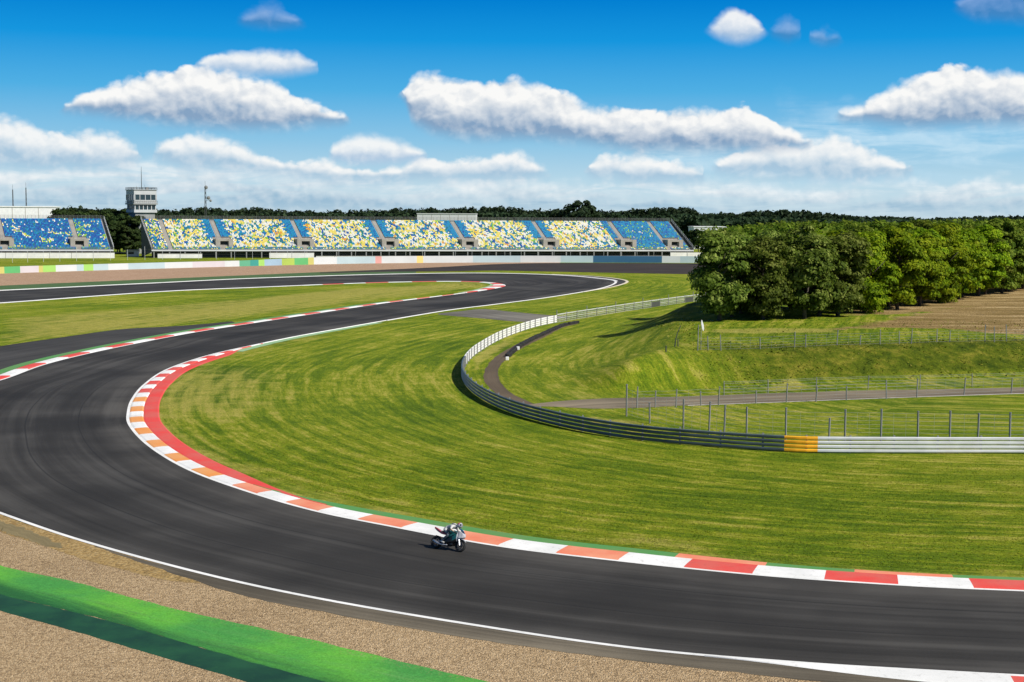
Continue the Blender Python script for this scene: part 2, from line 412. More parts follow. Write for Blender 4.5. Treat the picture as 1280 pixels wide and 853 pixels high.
# ------------------------------------------------------------------ track
STA1 = [(-90, 367.5), (0, 363.7), (200, 354), (320, 348.3), (480, 343.3), (600, 341.8), (690, 344), (745, 348.2), (768, 352.3), (750, 360.5),
        (690, 371), (620, 380.3), (560, 387.8), (480, 401), (420, 411.5), (370, 420.5), (324, 430), (262, 444), (210, 461.5), (181, 480.5),
        (165.5, 499), (160, 516), (162, 532), (185, 557), (232, 586), (300, 612), (390, 638.5), (490, 659), (620, 683), (765, 701),
        (940, 719), (1120, 732), (1280, 739.5), (1500, 748)]
STA2 = [(-90, 384), (0, 379), (200, 364.8), (320, 359.5), (450, 354.2), (540, 352.2), (590, 352.4), (622, 354.4), (632, 357.4), (618, 361.2),
        (590, 365.5), (545, 371.3), (480, 379.5), (400, 391.5), (320, 403.8), (240, 416.5), (140, 436), (60, 455), (0, 476),
        None, None, None, None, None, None, (0, 641.5), (100, 675.5), (250, 716.5), (400, 749), (600, 783), (800, 811.5), (1000, 829), (1180, 840), (1450, 854)]
W2 = {19: (-54.5, 137), 20: (-53.5, 124), 21: (-50.5, 112), 22: (-46.5, 102.5), 23: (-41.5, 95), 24: (-35.5, 88)}
pE1 = [gp(*p) for p in STA1]
pE2 = [gp(*p) if p else W2[i] for i, p in enumerate(STA2)]
NS = 10
E1 = catmull(pE1, NS); E2 = catmull(pE2, NS)
# finer stations along the loft
o = strip('track', E1, E2, 0.020, TRACK); o['kind'] = 'structure'
def sub(E, a, b, step=0.6):                    # stretch of an edge between two stations
    return resample(E[int(a * NS):int(b * NS) + 1], step)[0]

# ------------------------------------------------------------------ terrain
foot_px = [(1500, 462), (1280, 470), (1150, 474.5), (1000, 481), (880, 488), (800, 491.5), (760, 491), (728, 487), (704, 480), (690, 469), (690, 456), (704, 440),
           (735, 421), (785, 404), (850, 388.5)]
foot = list(map(tuple, catmull(gps(foot_px), 6)))
MOUND = np.array(foot + [(44, 320), (60, 470), (420, 480), (420, 170)])
GROVE = np.array([(22, 192), (45, 203), (64, 221), (118, 292), (160, 345), (150, 420), (60, 420), (30, 300), (23, 225)])
def height(P):
    P = np.atleast_2d(np.asarray(P, float))
    sd = sdist(P, MOUND)
    w = 8.5 + 10.0 * smoothstep(34, 12, P[:, 0]) * smoothstep(143, 165, P[:, 1])
    h = 3.05 * smoothstep(0, 1, sd / w)
    return h, sd, w
def hz(x, y): return float(height([(x, y)])[0][0])
def hit(px, py):                               # where a line of sight meets the terrain
    d = ray(px, py)
    ts = np.arange(60, 420, 0.5); P = CAM[None] + ts[:, None] * d[None]
    h = height(P[:, :2])[0]
    k = int(np.argmax(P[:, 2] <= h))
    return tuple(map(float, (P[k, 0], P[k, 1], h[k])))

def lines(segs):
    out = []
    for a, b, s in segs: out += list(np.arange(a, b, s))
    return np.array(out + [segs[-1][1]])
gx = lines([(-9000, -1500, 1500), (-1500, -320, 120), (-320, -100, 6), (-100, 130, 1.0), (130, 420, 6), (420, 1500, 90), (1500, 9000, 1500)])
gy = lines([(-300, 30, 30), (30, 260, 1.0), (260, 420, 2.5), (420, 700, 8), (700, 1500, 80), (1500, 12000, 1500)])
GX, GY = np.meshgrid(gx, gy); P = np.stack((GX.ravel(), GY.ravel()), 1)
h, sd, w = height(P)
def mask(pxpoly, soft, z=0.0):
    return smoothstep(-soft, soft, sdist(P, np.array(gps(pxpoly, z))))
bank = smoothstep(0, 3, sd) * smoothstep(w + 4, w - 1, sd)
top = smoothstep(w - 2, w + 4, sd)
rough_ = bank * smoothstep(14, 32, P[:, 0])
nz = np.array([mnoise.noise((x * 0.45, y * 0.45, 0.3)) + 0.5 * mnoise.noise((x * 1.1, y * 1.1, 4.3)) for x, y in P[(sd > 0) & (P[:, 1] < 330)]])
hh = h.copy(); sel = (sd > 0) & (P[:, 1] < 330); hh[sel] += nz * (0.04 + 0.14 * rough_[sel]) * smoothstep(0, 2, sd[sel])
edges = [resample(E1, 3.0)[0], resample(E2, 3.0)[0]]
d1, a1 = seg_dist(P, edges[0]); d2, a2 = seg_dist(P, edges[1])
use2 = d2 < d1
fd = np.where(use2, d2, d1); fa = np.where(use2, a2 + 400, a1)
infield = inside(P, np.vstack((E1[15 * NS:], [(60, 68), (120, 110), (60, 250), (20, 260)])))
dry = np.zeros(len(P))
dry = np.maximum(dry, 0.55 * smoothstep(9, 1.0, d1) * infield)
dry = np.maximum(dry, 0.62 * smoothstep(26, 4, d1) * infield * smoothstep(105, 130, P[:, 1]) * smoothstep(180, 150, P[:, 1]) * smoothstep(5, -10, P[:, 0]))
dry = np.maximum(dry, 0.85 * mask([(770, 673), (800, 671), (850, 677), (882, 683), (850, 684), (790, 680)], 1.0))
dry = np.maximum(dry, 0.75 * mask([(30, 412), (90, 399), (170, 398), (215, 390), (320, 372), (420, 362), (560, 355), (600, 357), (560, 361), (420, 375), (330, 390), (210, 404), (120, 416)], 6))
dry = np.maximum(dry, 0.95 * mask([(85, 408), (110, 404), (138, 406), (128, 411), (95, 412)], 3))
dry = np.maximum(dry, 0.85 * mask([(0, 420), (22, 419), (20, 424), (0, 425)], 3))
dry = np.maximum(dry, 0.62 * mask([(0, 398), (600, 350), (620, 358), (300, 398), (0, 432)], 6))
dry = np.maximum(dry, 0.95 * mask([(592, 447), (612, 434), (640, 422), (640, 430), (612, 446), (596, 462)], 1.2))
dry = np.maximum(dry, 0.45 * mask([(640, 460), (690, 500), (800, 505), (760, 492), (690, 478), (655, 450)], 3))
dry = np.maximum(dry, 0.72 * mask([(950, 478), (985, 470), (1015, 474), (1005, 481), (960, 484)], 1.5, 0.6))
dry = np.maximum(dry, 0.6 * mask([(1005, 463), (1040, 459), (1050, 464), (1015, 468)], 1.5, 1.6))
dry = np.maximum(dry, 0.55 * mask([(1120, 446), (1180, 443), (1190, 452), (1130, 456)], 2.0, 2.4))
dry = np.maximum(dry, 0.6 * mask([(1110, 476), (1145, 473), (1140, 478), (1112, 480)], 1.5, 0.3))
dry = np.maximum(dry, 0.40 * mask([(850, 505), (1280, 492), (1280, 530), (850, 530)], 4))
dry = np.maximum(dry, 0.80 * mask([(880, 412), (960, 410), (1050, 411), (1050, 416), (960, 417), (890, 417)], 2.5, 3.05))
dry = np.maximum(dry, 0.72 * mask([(735, 520), (800, 527), (800, 533), (745, 531), (722, 522)], 1.0))
dry = np.maximum(dry, 0.30 * smoothstep(495, 505, P[:, 1]) * (P[:, 0] < -60) * (P[:, 1] < 600))
dirt = np.maximum(mask([(1030, 413), (1090, 404), (1140, 393), (1230, 376), (1340, 366), (1500, 366), (1500, 424), (1300, 420), (1240, 417), (1180, 411), (1090, 410)], 4, 3.05),
                  smoothstep(-5, 2, sdist(P, GROVE)) * smoothstep(42, 58, P[:, 0]))
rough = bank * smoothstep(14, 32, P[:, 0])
terrain = None
nx = len(gx); ny = len(gy)
I = np.arange(nx * ny).reshape(ny, nx)
F = np.stack((I[:-1, :-1].ravel(), I[:-1, 1:].ravel(), I[1:, 1:].ravel(), I[1:, :-1].ravel()), 1)
terrain = mesh_np('ground', np.stack((P[:, 0], P[:, 1], hh), 1), F, GRASS, smooth=True); terrain['kind'] = 'structure'
me = terrain.data
for nm, arr in (('dry', dry), ('dirt', dirt), ('rough', rough)):
    a = me.attributes.new(nm, 'FLOAT', 'POINT'); a.data.foreach_set('value', arr.astype(np.float32))
uv = me.uv_layers.new(name='flow'); vi = np.empty(len(me.loops), np.int32); me.loops.foreach_get('vertex_index', vi)
uv.data.foreach_set('uv', np.stack((fd, fa), 1)[vi].astype(np.float32).ravel())

# ------------------------------------------------------------------ sheets round the track
px_strip('run_off_area', [(-40, 441), (0, 433), (80, 421.5), (150, 412), (200, 409), (240, 406.5), (290, 402)],
         [(-40, 480), (0, 470), (60, 452), (140, 432), (200, 420), (250, 412), (295, 404)], 0.008, RUNOFF, jitter=0.1)
px_strip('far_gravel_bed', [(-90, 347), (0, 341.5), (150, 336.5), (300, 332.4), (450, 329), (600, 328), (700, 328)],
         [(-90, 363), (0, 358), (150, 351.5), (320, 344.2), (420, 340), (520, 336), (600, 333), (700, 330.5)], 0.012, FARGRAVEL)
px_strip('far_verge', [(-90, 362.5), (0, 357.5), (150, 351), (320, 343.8), (420, 339.6), (520, 335.8)],
         [(-90, 368), (0, 364), (150, 356.4), (320, 348.6), (420, 345), (520, 342.5)], 0.016, P_FARGREEN)
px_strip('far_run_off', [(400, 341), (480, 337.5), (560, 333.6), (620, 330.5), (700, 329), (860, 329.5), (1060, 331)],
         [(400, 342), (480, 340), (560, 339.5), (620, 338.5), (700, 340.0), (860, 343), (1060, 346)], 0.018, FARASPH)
px_strip('hairpin_apron', [(660, 342.6), (720, 343.8), (765, 347.5), (785, 352.2), (765, 359), (725, 366)],
         [(660, 344), (720, 347), (750, 351), (760, 353), (745, 359), (705, 368)], 0.014, RUNOFF)
px_strip('old_concrete_apron', [(548, 392), (575, 389.3), (605, 386.6), (640, 390), (690, 394.6), (715, 396.5)],
         [(548, 393.5), (575, 396), (605, 398.5), (640, 401.8), (655, 402.4), (668, 402.6)], 0.010, STUB, jitter=0.2)
px_strip('service_road', [(655, 507), (690, 502.5), (740, 499), (800, 497.2), (860, 495.8), (983, 491.3), (1110, 488), (1280, 484.8), (1500, 481)],
         [(655, 509), (690, 508.5), (740, 511), (800, 510), (860, 506.8), (983, 502.3), (1110, 497.5), (1280, 491.8), (1500, 485)], 0.010, ROAD, jitter=0.12)
px_strip('service_road_edge', [(860, 506.9), (983, 502.4), (1110, 497.6), (1280, 491.9), (1500, 485.2)],
         [(860, 507.6), (983, 503.0), (1110, 498.2), (1280, 492.5), (1500, 485.8)], 0.020, plain('pale_concrete', (0.50, 0.47, 0.42), 0.85, var=0.25, scale=1.5))
px_strip('perimeter_path', [(722, 403.5), (700, 407), (674, 417.5), (644, 431.5), (618, 447.5), (606, 463), (606, 478), (619, 491), (640, 500), (660, 507)],
         [(722, 405), (703, 410), (681, 421.5), (656, 433.5), (634, 448), (623, 463), (626, 478), (637, 490), (654, 499.5), (672, 507)], 0.009, DIRTPATH, jitter=0.15)
# near side: verge, gravel, green strips
outer_px = [(-60, 610), (0, 641.5), (100, 675.5), (250, 716.5), (400, 749), (600, 783), (800, 811.5), (1000, 829), (1180, 840), (1450, 854)]
px_strip('gravel_trap', [(-160, 570)] + [(x, y + 1.5) for x, y in outer_px] + [(1600, 872)],
         [(-1400, 900), (-900, 1050), (-200, 1400), (100, 1500), (300, 1500), (500, 1500), (700, 1500), (900, 1500), (1100, 1500), (1500, 1500), (1900, 1500), (2200, 1500)], 0.006, GRAVEL, n=120)
px_strip('sandy_verge', [(-60, 611), (0, 642.5), (60, 664), (100, 676.5), (180, 699), (250, 717), (285, 725)],
         [(-60, 636), (0, 665), (50, 681), (100, 698), (160, 714), (210, 726), (285, 731)], 0.012, SAND, jitter=0.18)
px_strip('verge_asphalt', [(120, 683), (200, 705.5), (300, 728.5), (400, 750), (600, 784), (800, 812.5), (1000, 830), (1180, 841), (1450, 855)],
         [(118, 684), (195, 710), (300, 744), (400, 765), (520, 787), (640, 806.5), (840, 832), (1010, 851), (1300, 885)], 0.014, VERGE, jitter=0.15)
px_strip('verge_patch', [(-60, 621), (0, 651), (30, 661), (60, 674), (80, 683)], [(-60, 634), (0, 663), (30, 673), (56, 683), (78, 686)], 0.016, GREYV, jitter=0.25)
px_strip('green_paint_strip', [(-120, 672), (0, 707.5), (90, 727), (200, 757), (300, 780), (400, 803), (500, 827), (600, 851), (800, 900)],
         [(-120, 706), (0, 743), (70, 760), (150, 780.5), (220, 801), (300, 824), (400, 851), (520, 884), (700, 935)], 0.012, P_BRIGHTGREEN, jitter=0.10)
px_strip('dark_green_strip', [(-120, 706), (0, 743), (70, 760), (150, 780.5), (220, 801), (300, 824), (400, 851), (520, 884), (700, 935)],
         [(-120, 722), (0, 763.5), (70, 783), (150, 806.5), (220, 827), (310, 853), (400, 880), (520, 915), (700, 968)], 0.011, DARKGREEN, jitter=0.06)

# ------------------------------------------------------------------ kerbs and lines
def kerb(name, poly, a, b, cols, mats, block=3.4, z0=0.022, rise=0.07, base=0.0):
    """raised kerb between offsets a..b from an edge; cols(i, s) picks the paint of block i"""
    N = normals2(poly); n = len(poly)
    a = np.broadcast_to(a, (n,)); b = np.broadcast_to(b, (n,))
    s = np.concatenate(([0], np.cumsum(np.linalg.norm(np.diff(poly, axis=0), axis=1)))) + base
    prof = [(0.0, 0.0), (0.12, 0.55), (0.5, 0.9), (0.9, 1.0), (1.0, 0.0)]
    mb = MB(); K = len(prof)
    for i in range(n):
        for t, z in prof:
            p = poly[i] + N[i] * (a[i] * (1 - t) + b[i] * t); mb.v.append((p[0], p[1], z0 - 0.02 + z * rise + 0.02))
    for i in range(n - 1):
        mi = cols(int(s[i] // block), s[i] - base)
        for j in range(K - 1):
            mb.f.append((i * K + j, i * K + j + 1, (i + 1) * K + j + 1, (i + 1) * K + j)); mb.mi.append(mi)
    o = mb.build(name, mats); o['kind'] = 'structure'; return o
# apex kerb on the inside of the near bend
ap = sub(E1, 16, 33, 0.34)
sA = np.concatenate(([0], np.cumsum(np.linalg.norm(np.diff(ap, axis=0), axis=1))))
def at_px(px, py):
    q = np.array(gp(px, py)); return float(sA[np.argmin(np.hypot(*(ap - q).T))])
S_red_on, S_a, S_red_off, S_end = at_px(292, 437), at_px(185, 557), at_px(372, 634), sA[-1]
S_bigw = at_px(765, 701); S_orange = at_px(168, 495)
wid = 1.15 + 0.60 * smoothstep(S_red_off - 10, S_bigw, sA); wid = wid * (0.35 + 0.65 * smoothstep(0, 18, sA))
def ap_cols(i, s):
    if i % 2 == 0: return 0
    s = i * 3.4 - 6.3
    if s < S_orange: return 1
    if s < S_red_off - 12: return 2
    return 3 if s < S_bigw else 1
def blk(s0): return ap_cols
kerb('kerb', ap, 0.16, 0.16 + wid, ap_cols, [P_WHITE, P_RED, P_ORANGE, P_SALMON], 3.4, base=6.3)
band_w = 1.30 * smoothstep(S_red_on - 2, S_red_on + 9, sA) * smoothstep(S_red_off + 1, S_red_off - 14, sA)
m_red = (sA > S_red_on - 1) & (sA < S_red_off + 1)
kerb('red_kerb_band', ap[m_red], (0.165 + wid)[m_red], (0.18 + wid + np.maximum(band_w, 0.06))[m_red], lambda i, s: 0, [P_RED], rise=0.05)
m_pre = sA < S_red_on + 3
ribbon('pale_green_margin', ap[m_pre], (0.17 + wid)[m_pre], (1.5 + wid)[m_pre], 0.026, P_MINT)
ribbon('pale_green_margin', sub(E1, 13.2, 16.0), 0.46, 1.75, 0.026, P_MINT)
m_post = sA > S_red_off - 8
def post_cols(i, s): return 1 if s > S_bigw - S_red_off + 8 and i % 2 == 1 else 0
kerb('green_kerb_margin', ap[m_post], (0.165 + wid)[m_post], (0.18 + wid + 0.95 * smoothstep(S_red_off - 8, S_red_off + 4, sA) - 0.4 * smoothstep(S_bigw, S_bigw + 12, sA))[m_post], post_cols, [P_GREEN, P_SALMON], 4.6, rise=0.04)
ribbon('white_line', sub(E1, 15.5, 33), -0.10, 0.15, 0.030, P_WHITE)
# far straights: painted edge kerbs
kerb('edge_kerb', sub(E1, 0, 8.0, 1.0), 0.0, 1.1, lambda i, s: 0, [P_WHITE], rise=0.10)
kerb('edge_kerb', sub(E1, 8.0, 13.0, 0.6), 0.0, 0.65, lambda i, s: 0, [P_WHITE], rise=0.06)
kerb('edge_kerb', sub(E1, 13.0, 16.0, 0.6), 0.0, 0.45, lambda i, s: 0, [P_WHITE], rise=0.06)
kerb('edge_kerb', sub(E2, 0, 3.4, 1.0), -0.9, 0.0, lambda i, s: 0, [P_WHITE], rise=0.09)
hp = resample(np.vstack((sub(E2, 3.4, 7.5, 0.5), sub(E2, 7.5, 10.2, 0.4)[1:])), 0.5)[0]
sh = np.concatenate(([0], np.cumsum(np.linalg.norm(np.diff(hp, axis=0), axis=1))))
wh = 1.0 + 2.4 * np.exp(-((sh - sh[int(len(sh) * 0.72)]) / 22.0) ** 2)
kerb('kerb', hp, -wh, 0.0, lambda i, s: i % 2, [P_WHITE, P_RED], 7.0, rise=0.10)
ribbon('green_kerb_margin', hp, -wh - 0.8, -wh - 0.01, 0.03, P_MINT)
lk = sub(E2, 10.2, 18.6, 0.4)
sl = np.concatenate(([0], np.cumsum(np.linalg.norm(np.diff(lk, axis=0), axis=1))))
kerb('kerb', lk, -0.2 - 1.25 * smoothstep(0, 60, sl) - 0.35, -0.2, lambda i, s: i % 2, [P_WHITE, P_RED], 6.6, rise=0.08)
ribbon('green_kerb_margin', lk, -0.57 - 2.6 * smoothstep(0, 60, sl), -0.56 - 1.25 * smoothstep(0, 60, sl), 0.028, P_GREEN)
ribbon('white_line', sub(E2, 10.2, 19.5), -0.20, 0.08, 0.030, P_WHITE)
ribbon('white_line', sub(E2, 23, 33), -0.16, 0.10, 0.030, P_WHITE)
# widening exit kerb bottom right
ek = sub(E2, 30.4, 33, 0.3)
se = np.concatenate(([0], np.cumsum(np.linalg.norm(np.diff(ek, axis=0), axis=1))))
qe = np.array(gp(1256, 845)); s_red = float(se[np.argmin(np.hypot(*(ek - qe).T))])
kerb('kerb', ek, -0.19 - 1.35 * smoothstep(0, 10, se), -0.17, lambda i, s: 1 if s > s_red else 0, [P_WHITE, P_RED], rise=0.06)
# pale edge of the hairpin apron
apx = catmull(gps([(690, 343.2), (735, 345.2), (768, 348.2), (784, 352.2), (768, 358.2), (728, 365.4)]), 10)
kerb('apron_edge', resample(apx, 0.8)[0], -0.4, 0.4, lambda i, s: 0, [plain('pale_sand', (0.62, 0.55, 0.42), 0.9, var=0.2)], rise=0.05)

# ------------------------------------------------------------------ object materials
GALV = plain('galvanised_steel', (0.62, 0.63, 0.64), 0.45, 0.0, var=0.14, scale=0.8, spec=0.5)
RAILDARK = plain('dark_blue_rail_paint', (0.085, 0.112, 0.122), 0.42, 0.0, var=0.35, scale=0.7)
RAILWHITE = plain('white_rail_paint', (0.80, 0.80, 0.80), 0.5, var=0.10, scale=0.8)
RAILORANGE = plain('orange_rail_paint', (0.88, 0.42, 0.02), 0.5, var=0.15, scale=0.8)
POSTM = plain('grey_post_metal', (0.26, 0.26, 0.25), 0.5, 0.2, var=0.25)
POSTDARK = plain('dark_post_metal', (0.06, 0.065, 0.06), 0.6, 0.0, var=0.25)
WIRE = plain('fence_wire', (0.30, 0.31, 0.30), 0.5, 0.3, var=0.1)
CONC = plain('concrete', (0.42, 0.40, 0.37), 0.85, var=0.2, scale=0.6)
CONCW = plain('whitewashed_wall', (0.74, 0.73, 0.71), 0.8, var=0.14, scale=0.25)
DECKM = plain('grandstand_concrete', (0.36, 0.33, 0.29), 0.85, var=0.2, scale=0.5)
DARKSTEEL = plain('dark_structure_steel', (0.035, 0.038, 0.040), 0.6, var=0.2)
BEAMW = plain('pale_beam_steel', (0.62, 0.63, 0.64), 0.5, var=0.1, scale=0.3)
GLASS = plain('dark_window_glass', (0.012, 0.030, 0.038), 0.12, 0.0, var=0.3, scale=0.5, spec=0.8)
RUBBER = plain('black_rubber', (0.018, 0.018, 0.018), 0.8, var=0.3)

# ------------------------------------------------------------------ crash barrier round the infield
rail_px = [(1560, 570.5), (1420, 569), (1280, 567.4), (1150, 567.2), (1028, 566.6), (985, 565.4), (900, 560), (808, 552), (742, 542.5), (690, 531.5), (644, 518.5), (611, 504.5),
           (588, 489), (578, 474), (579.5, 461), (588, 449), (602, 438.2), (628, 423.6), (664, 410.6), (695, 403.6), (740, 396), (800, 386.6), (865, 377.3), (920, 371)]
RP = gps(rail_px)
RC = catmull(RP, 12)
rail_c, rail_s = resample(RC, 0.8)
def rs_at(px, py):
    q = np.array(gp(px, py)); return int(np.argmin(np.hypot(*(rail_c - q).T)))
i_or1, i_or0, i_wh, i_mesh = rs_at(1028, 566.6), rs_at(985, 565.4), rs_at(580, 458), rs_at(695, 403.6)
RN = -normals2(rail_c)                          # towards the outside of the bend (track side)
RN = -RN if np.dot(RN[i_wh], np.array((-1, 0))) < 0 else RN
gr = empty('guard_rail', (float(rail_c[i_or0][0]), float(rail_c[i_or0][1]), 0))
tag(gr, 'long four-rail steel crash barrier curving round the grass, with one orange section', 'crash barrier')
g0 = np.array(gr.location)
def rail(i0, i1, zb, mat):
    prof = [(-0.02, 0.0), (0.03, 0.015), (0.075, 0.06), (0.085, 0.115), (0.06, 0.14), (0.085, 0.165), (0.075, 0.215), (0.03, 0.235), (-0.02, 0.245), (-0.045, 0.225), (-0.045, 0.02)]
    rings = []
    for i in range(i0, i1 + 1):
        p, n = rail_c[i], RN[i]
        rings.append([(p[0] + n[0] * o - g0[0], p[1] + n[1] * o - g0[1], zb + z) for o, z in prof])
    return MB().loft(rings).build('rail', mat, gr)
for i0, i1, mt in ((0, i_or1, GALV), (i_or1, i_or0, RAILORANGE), (i_or0, i_wh, RAILDARK), (i_wh, i_mesh, RAILWHITE)):
    for k in range(4):
        o = rail(i0, i1, 0.05 + 0.305 * k, mt)
        if mt is RAILORANGE: o['label'] = 'orange painted rail section'
        if mt is RAILDARK: o['label'] = 'dark painted rail of the bend'
        if mt is RAILWHITE: o['label'] = 'white painted rail'
pm = MB().box(-0.06, 0.06, -0.06, 0.06, 0, 1.30)
post0 = None
for i in range(0, i_mesh + 1, 4):
    p = rail_c[i] - RN[i] * 0.14 - g0[:2]
    if post0 is None: post0 = pm.build('post', POSTM, gr); post0.location = (p[0], p[1], 0)
    else: copy_part(post0, gr, (p[0], p[1], 0))

# ------------------------------------------------------------------ wire fences
def wire_fence(label, pts, hts, wire_zs, pr=0.05, every=None, name='wire_fence', group=None, postmat=POSTM, wmat=WIRE, wr=0.012, vert=0.0, lean=0.0, cat='fence', zf=None):
    """pts: post positions (x, y, z); wires run from post to post, a net of thin uprights between them if vert > 0"""
    c = pts[0]
    root = empty(name, c); tag(root, label, cat, group)
    rnd = random.Random(len(label) * 7 + len(pts))
    protos = {}
    for i, p in enumerate(pts):
        h_ = hts[i] if isinstance(hts, (list, tuple)) else hts
        key = round(h_, 2)
        loc = (p[0] - c[0], p[1] - c[1], p[2] - c[2])
        if key not in protos:
            mb = MB(); mb.tube([(0, 0, -0.3), (0, 0, h_)], pr, 6); mb.tube([(0, 0, h_ - 0.02), (0, 0, h_ + 0.03)], pr * 1.25, 6)
            protos[key] = mb.build('post', postmat, root); o = protos[key]; o.location = loc
        else: o = copy_part(protos[key], root, loc)
        if lean: o.rotation_euler = (rnd.uniform(-lean, lean), rnd.uniform(-lean, lean), 0)
    mb = MB()
    for zf_ in wire_zs:
        for a, b in zip(pts[:-1], pts[1:]):
            pa = np.array(a) - np.array(c) + (0, 0, zf_); pb = np.array(b) - np.array(c) + (0, 0, zf_)
            md = (pa + pb) / 2 - (0, 0, 0.03)
            mb.tube([pa, md, pb], wr, 3, cap=False)
    if vert:
        z0, z1 = min(wire_zs), max(wire_zs)
        for a, b in zip(pts[:-1], pts[1:]):
            pa, pb = np.array(a) - np.array(c), np.array(b) - np.array(c)
            k = max(1, int(np.linalg.norm(pb - pa) / vert))
            for j in range(1, k):
                q = pa + (pb - pa) * j / k; mb.tube([q + (0, 0, z0), q + (0, 0, z1)], wr * 0.8, 3, cap=False)
    mb.build('wire_mesh', wmat, root)
    return root
def P3(pts): return [hit(x, y) for x, y in pts]
def dense(pts3, step):
    q, _ = resample(np.array(pts3), step); return [tuple(map(float, (p[0], p[1], hz(p[0], p[1])))) for p in q]
# behind the barrier
f1 = P3([(783, 521.5), (812, 530), (854, 538.5), (886, 544), (905, 548), (933, 550.5), (982, 553.5), (1036, 554.5), (1056, 555), (1101, 555.5), (1147, 556), (1187, 556.5), (1222, 557), (1262, 557.5), (1330, 558.5), (1400, 559.5)])
wire_fence('tall grey wire mesh fence standing close behind the straight grey part of the crash barrier', f1,
           [2.75, 1.7, 2.5, 2.6, 2.55, 2.5, 2.6, 1.9, 2.55, 2.6, 2.5, 2.55, 2.4, 2.5, 2.5, 2.5], [0.25, 0.55, 0.85, 1.15, 1.45, 1.75, 2.05, 2.35], pr=0.075, lean=0.03, vert=0.9, wr=0.010)
f2 = P3([(796, 510.5), (819, 510.5), (845, 509.5), (876, 508), (898, 507), (945, 505), (983, 503.8), (1020, 502.5), (1058, 501.2), (1108, 499), (1146, 497.3), (1205, 494.8), (1264, 492.8), (1330, 490), (1400, 487.5)])
wire_fence('low wire fence with thin posts along the near edge of the service road', f2, [1.9, 1.5, 1.6, 1.3, 1.7, 1.2, 1.75, 1.4, 1.3, 1.75, 1.8, 1.7, 1.5, 1.6, 1.6],
           [0.3, 0.6, 0.9, 1.2, 1.5], pr=0.06, lean=0.05, vert=1.0, wr=0.011)
f2b = P3([(905, 494.5), (960, 492), (1020, 489.6), (1085, 487.4), (1150, 485.8), (1215, 484), (1280, 482.2), (1360, 480)])
wire_fence('plain strand fence between the service road and the foot of the grass bank', f2b, 1.35, [0.25, 0.55, 0.85, 1.15, 1.3], pr=0.045, lean=0.04, wr=0.013)
f3 = P3([(872, 439), (885, 438.3), (901, 438.5), (950, 436.8), (993, 435), (1007, 434.5), (1046, 433), (1075, 432), (1100, 431), (1124, 430.3), (1139, 430), (1171, 429), (1187, 428.5), (1231, 427.8), (1243, 427.5), (1258, 427), (1330, 425), (1400, 423)])
wire_fence('weathered wire fence with uneven posts along the top of the grass bank', f3, [2.7, 1.5, 1.6, 1.2, 1.65, 1.35, 1.7, 1.1, 1.65, 1.4, 1.6, 1.5, 1.3, 1.9, 1.7, 1.9, 1.6, 1.6],
           [0.12, 0.4, 0.7, 1.0, 1.3], pr=0.055, lean=0.06, vert=1.1, wr=0.011)
# bent post, short stake and white marker above the bank's left end
bp = hit(845, 433.5)
o = empty('leaning_post', bp); tag(o, 'thin bent fence post leaning right on the crest of the grass bank', 'post')
MB().tube([(-0.15, 0, -0.2), (-0.05, 0, 0.7), (0.15, 0.05, 1.5), (0.5, 0.05, 2.3)], [0.07, 0.06, 0.05, 0.04], 6).build('bent_pole', POSTDARK, o)
MB().tube([(0.22, 0, -0.2), (0.2, 0, 0.8)], 0.06, 6).build('brace', POSTDARK, o)
sp = hit(832.5, 441)
o = tag(MB().tube([(0, 0, -0.2), (0, 0, 0.62)], 0.07, 6).tube([(0, 0, 0.6), (0, 0, 0.66)], 0.085, 6).build('marker_stake', POSTDARK), 'short dark stake at the left edge of the grass bank below the bent post', 'stake'); o.location = sp
fp = hit(876, 438)
o = empty('flag_post', fp); tag(o, 'thin post carrying a furled white flag at the corner of the bank-top fence', 'flag')
MB().tube([(0, 0, -0.2), (0.0, 0, 3.2)], 0.035, 6).build('pole', POSTM, o)
MB().loft([[(0.02, -0.03, 3.2), (0.06, 0.05, 3.2), (0.10, -0.02, 3.15)], [(0.0, -0.05, 2.8), (0.14, 0.10, 2.75), (0.26, -0.03, 2.7)], [(0.1, -0.05, 2.3), (0.22, 0.08, 2.25), (0.32, 0.0, 2.3)], [(0.2, 0, 2.05), (0.24, 0.02, 2.0), (0.28, 0, 2.05)]]).build('flag_cloth', RAILWHITE, o)
# net fence that carries on from the white rails to the trees
f5 = dense([(float(p[0]), float(p[1]), 0.0) for p in rail_c[i_mesh:]], 4.6)
wf = wire_fence('mesh panel fence continuing from the white barrier towards the dark trees', f5, [1.5 + 0.5 * ((i * 7) % 3 == 0) for i in range(len(f5))],
                [0.05, 0.35, 0.65, 0.95, 1.25], pr=0.08, vert=0.6, wr=0.022, lean=0.02, wmat=GALV)
tr_ = MB()
for a, b in zip(f5[:-1], f5[1:]):
    c0 = np.array(f5[0]); tr_.tube([np.array(a) - c0 + (0, 0, 1.3), np.array(b) - c0 + (0, 0, 1.3)], 0.05, 4)
    tr_.tube([np.array(a) - c0 + (0, 0, 0.65), np.array(b) - c0 + (0, 0, 0.65)], 0.03, 4)
tr_.build('top_rail', GALV, wf)
for i in (10, 14, 17, 18):
    if i + 1 < len(f5):
        a, b = np.array(f5[i]) - c0, np.array(f5[i + 1]) - c0
        d = (b - a) / np.linalg.norm(b - a); n = np.array((-d[1], d[0], 0)) * 0.03
        MB().hexa([a + n, b + n, b - n, a - n, a + n + (0, 0, 1.0), b + n + (0, 0, 1.0), b - n + (0, 0, 1.0), a - n + (0, 0, 1.0)]).build('solid_panel', CONC if i % 2 else POSTDARK, wf)
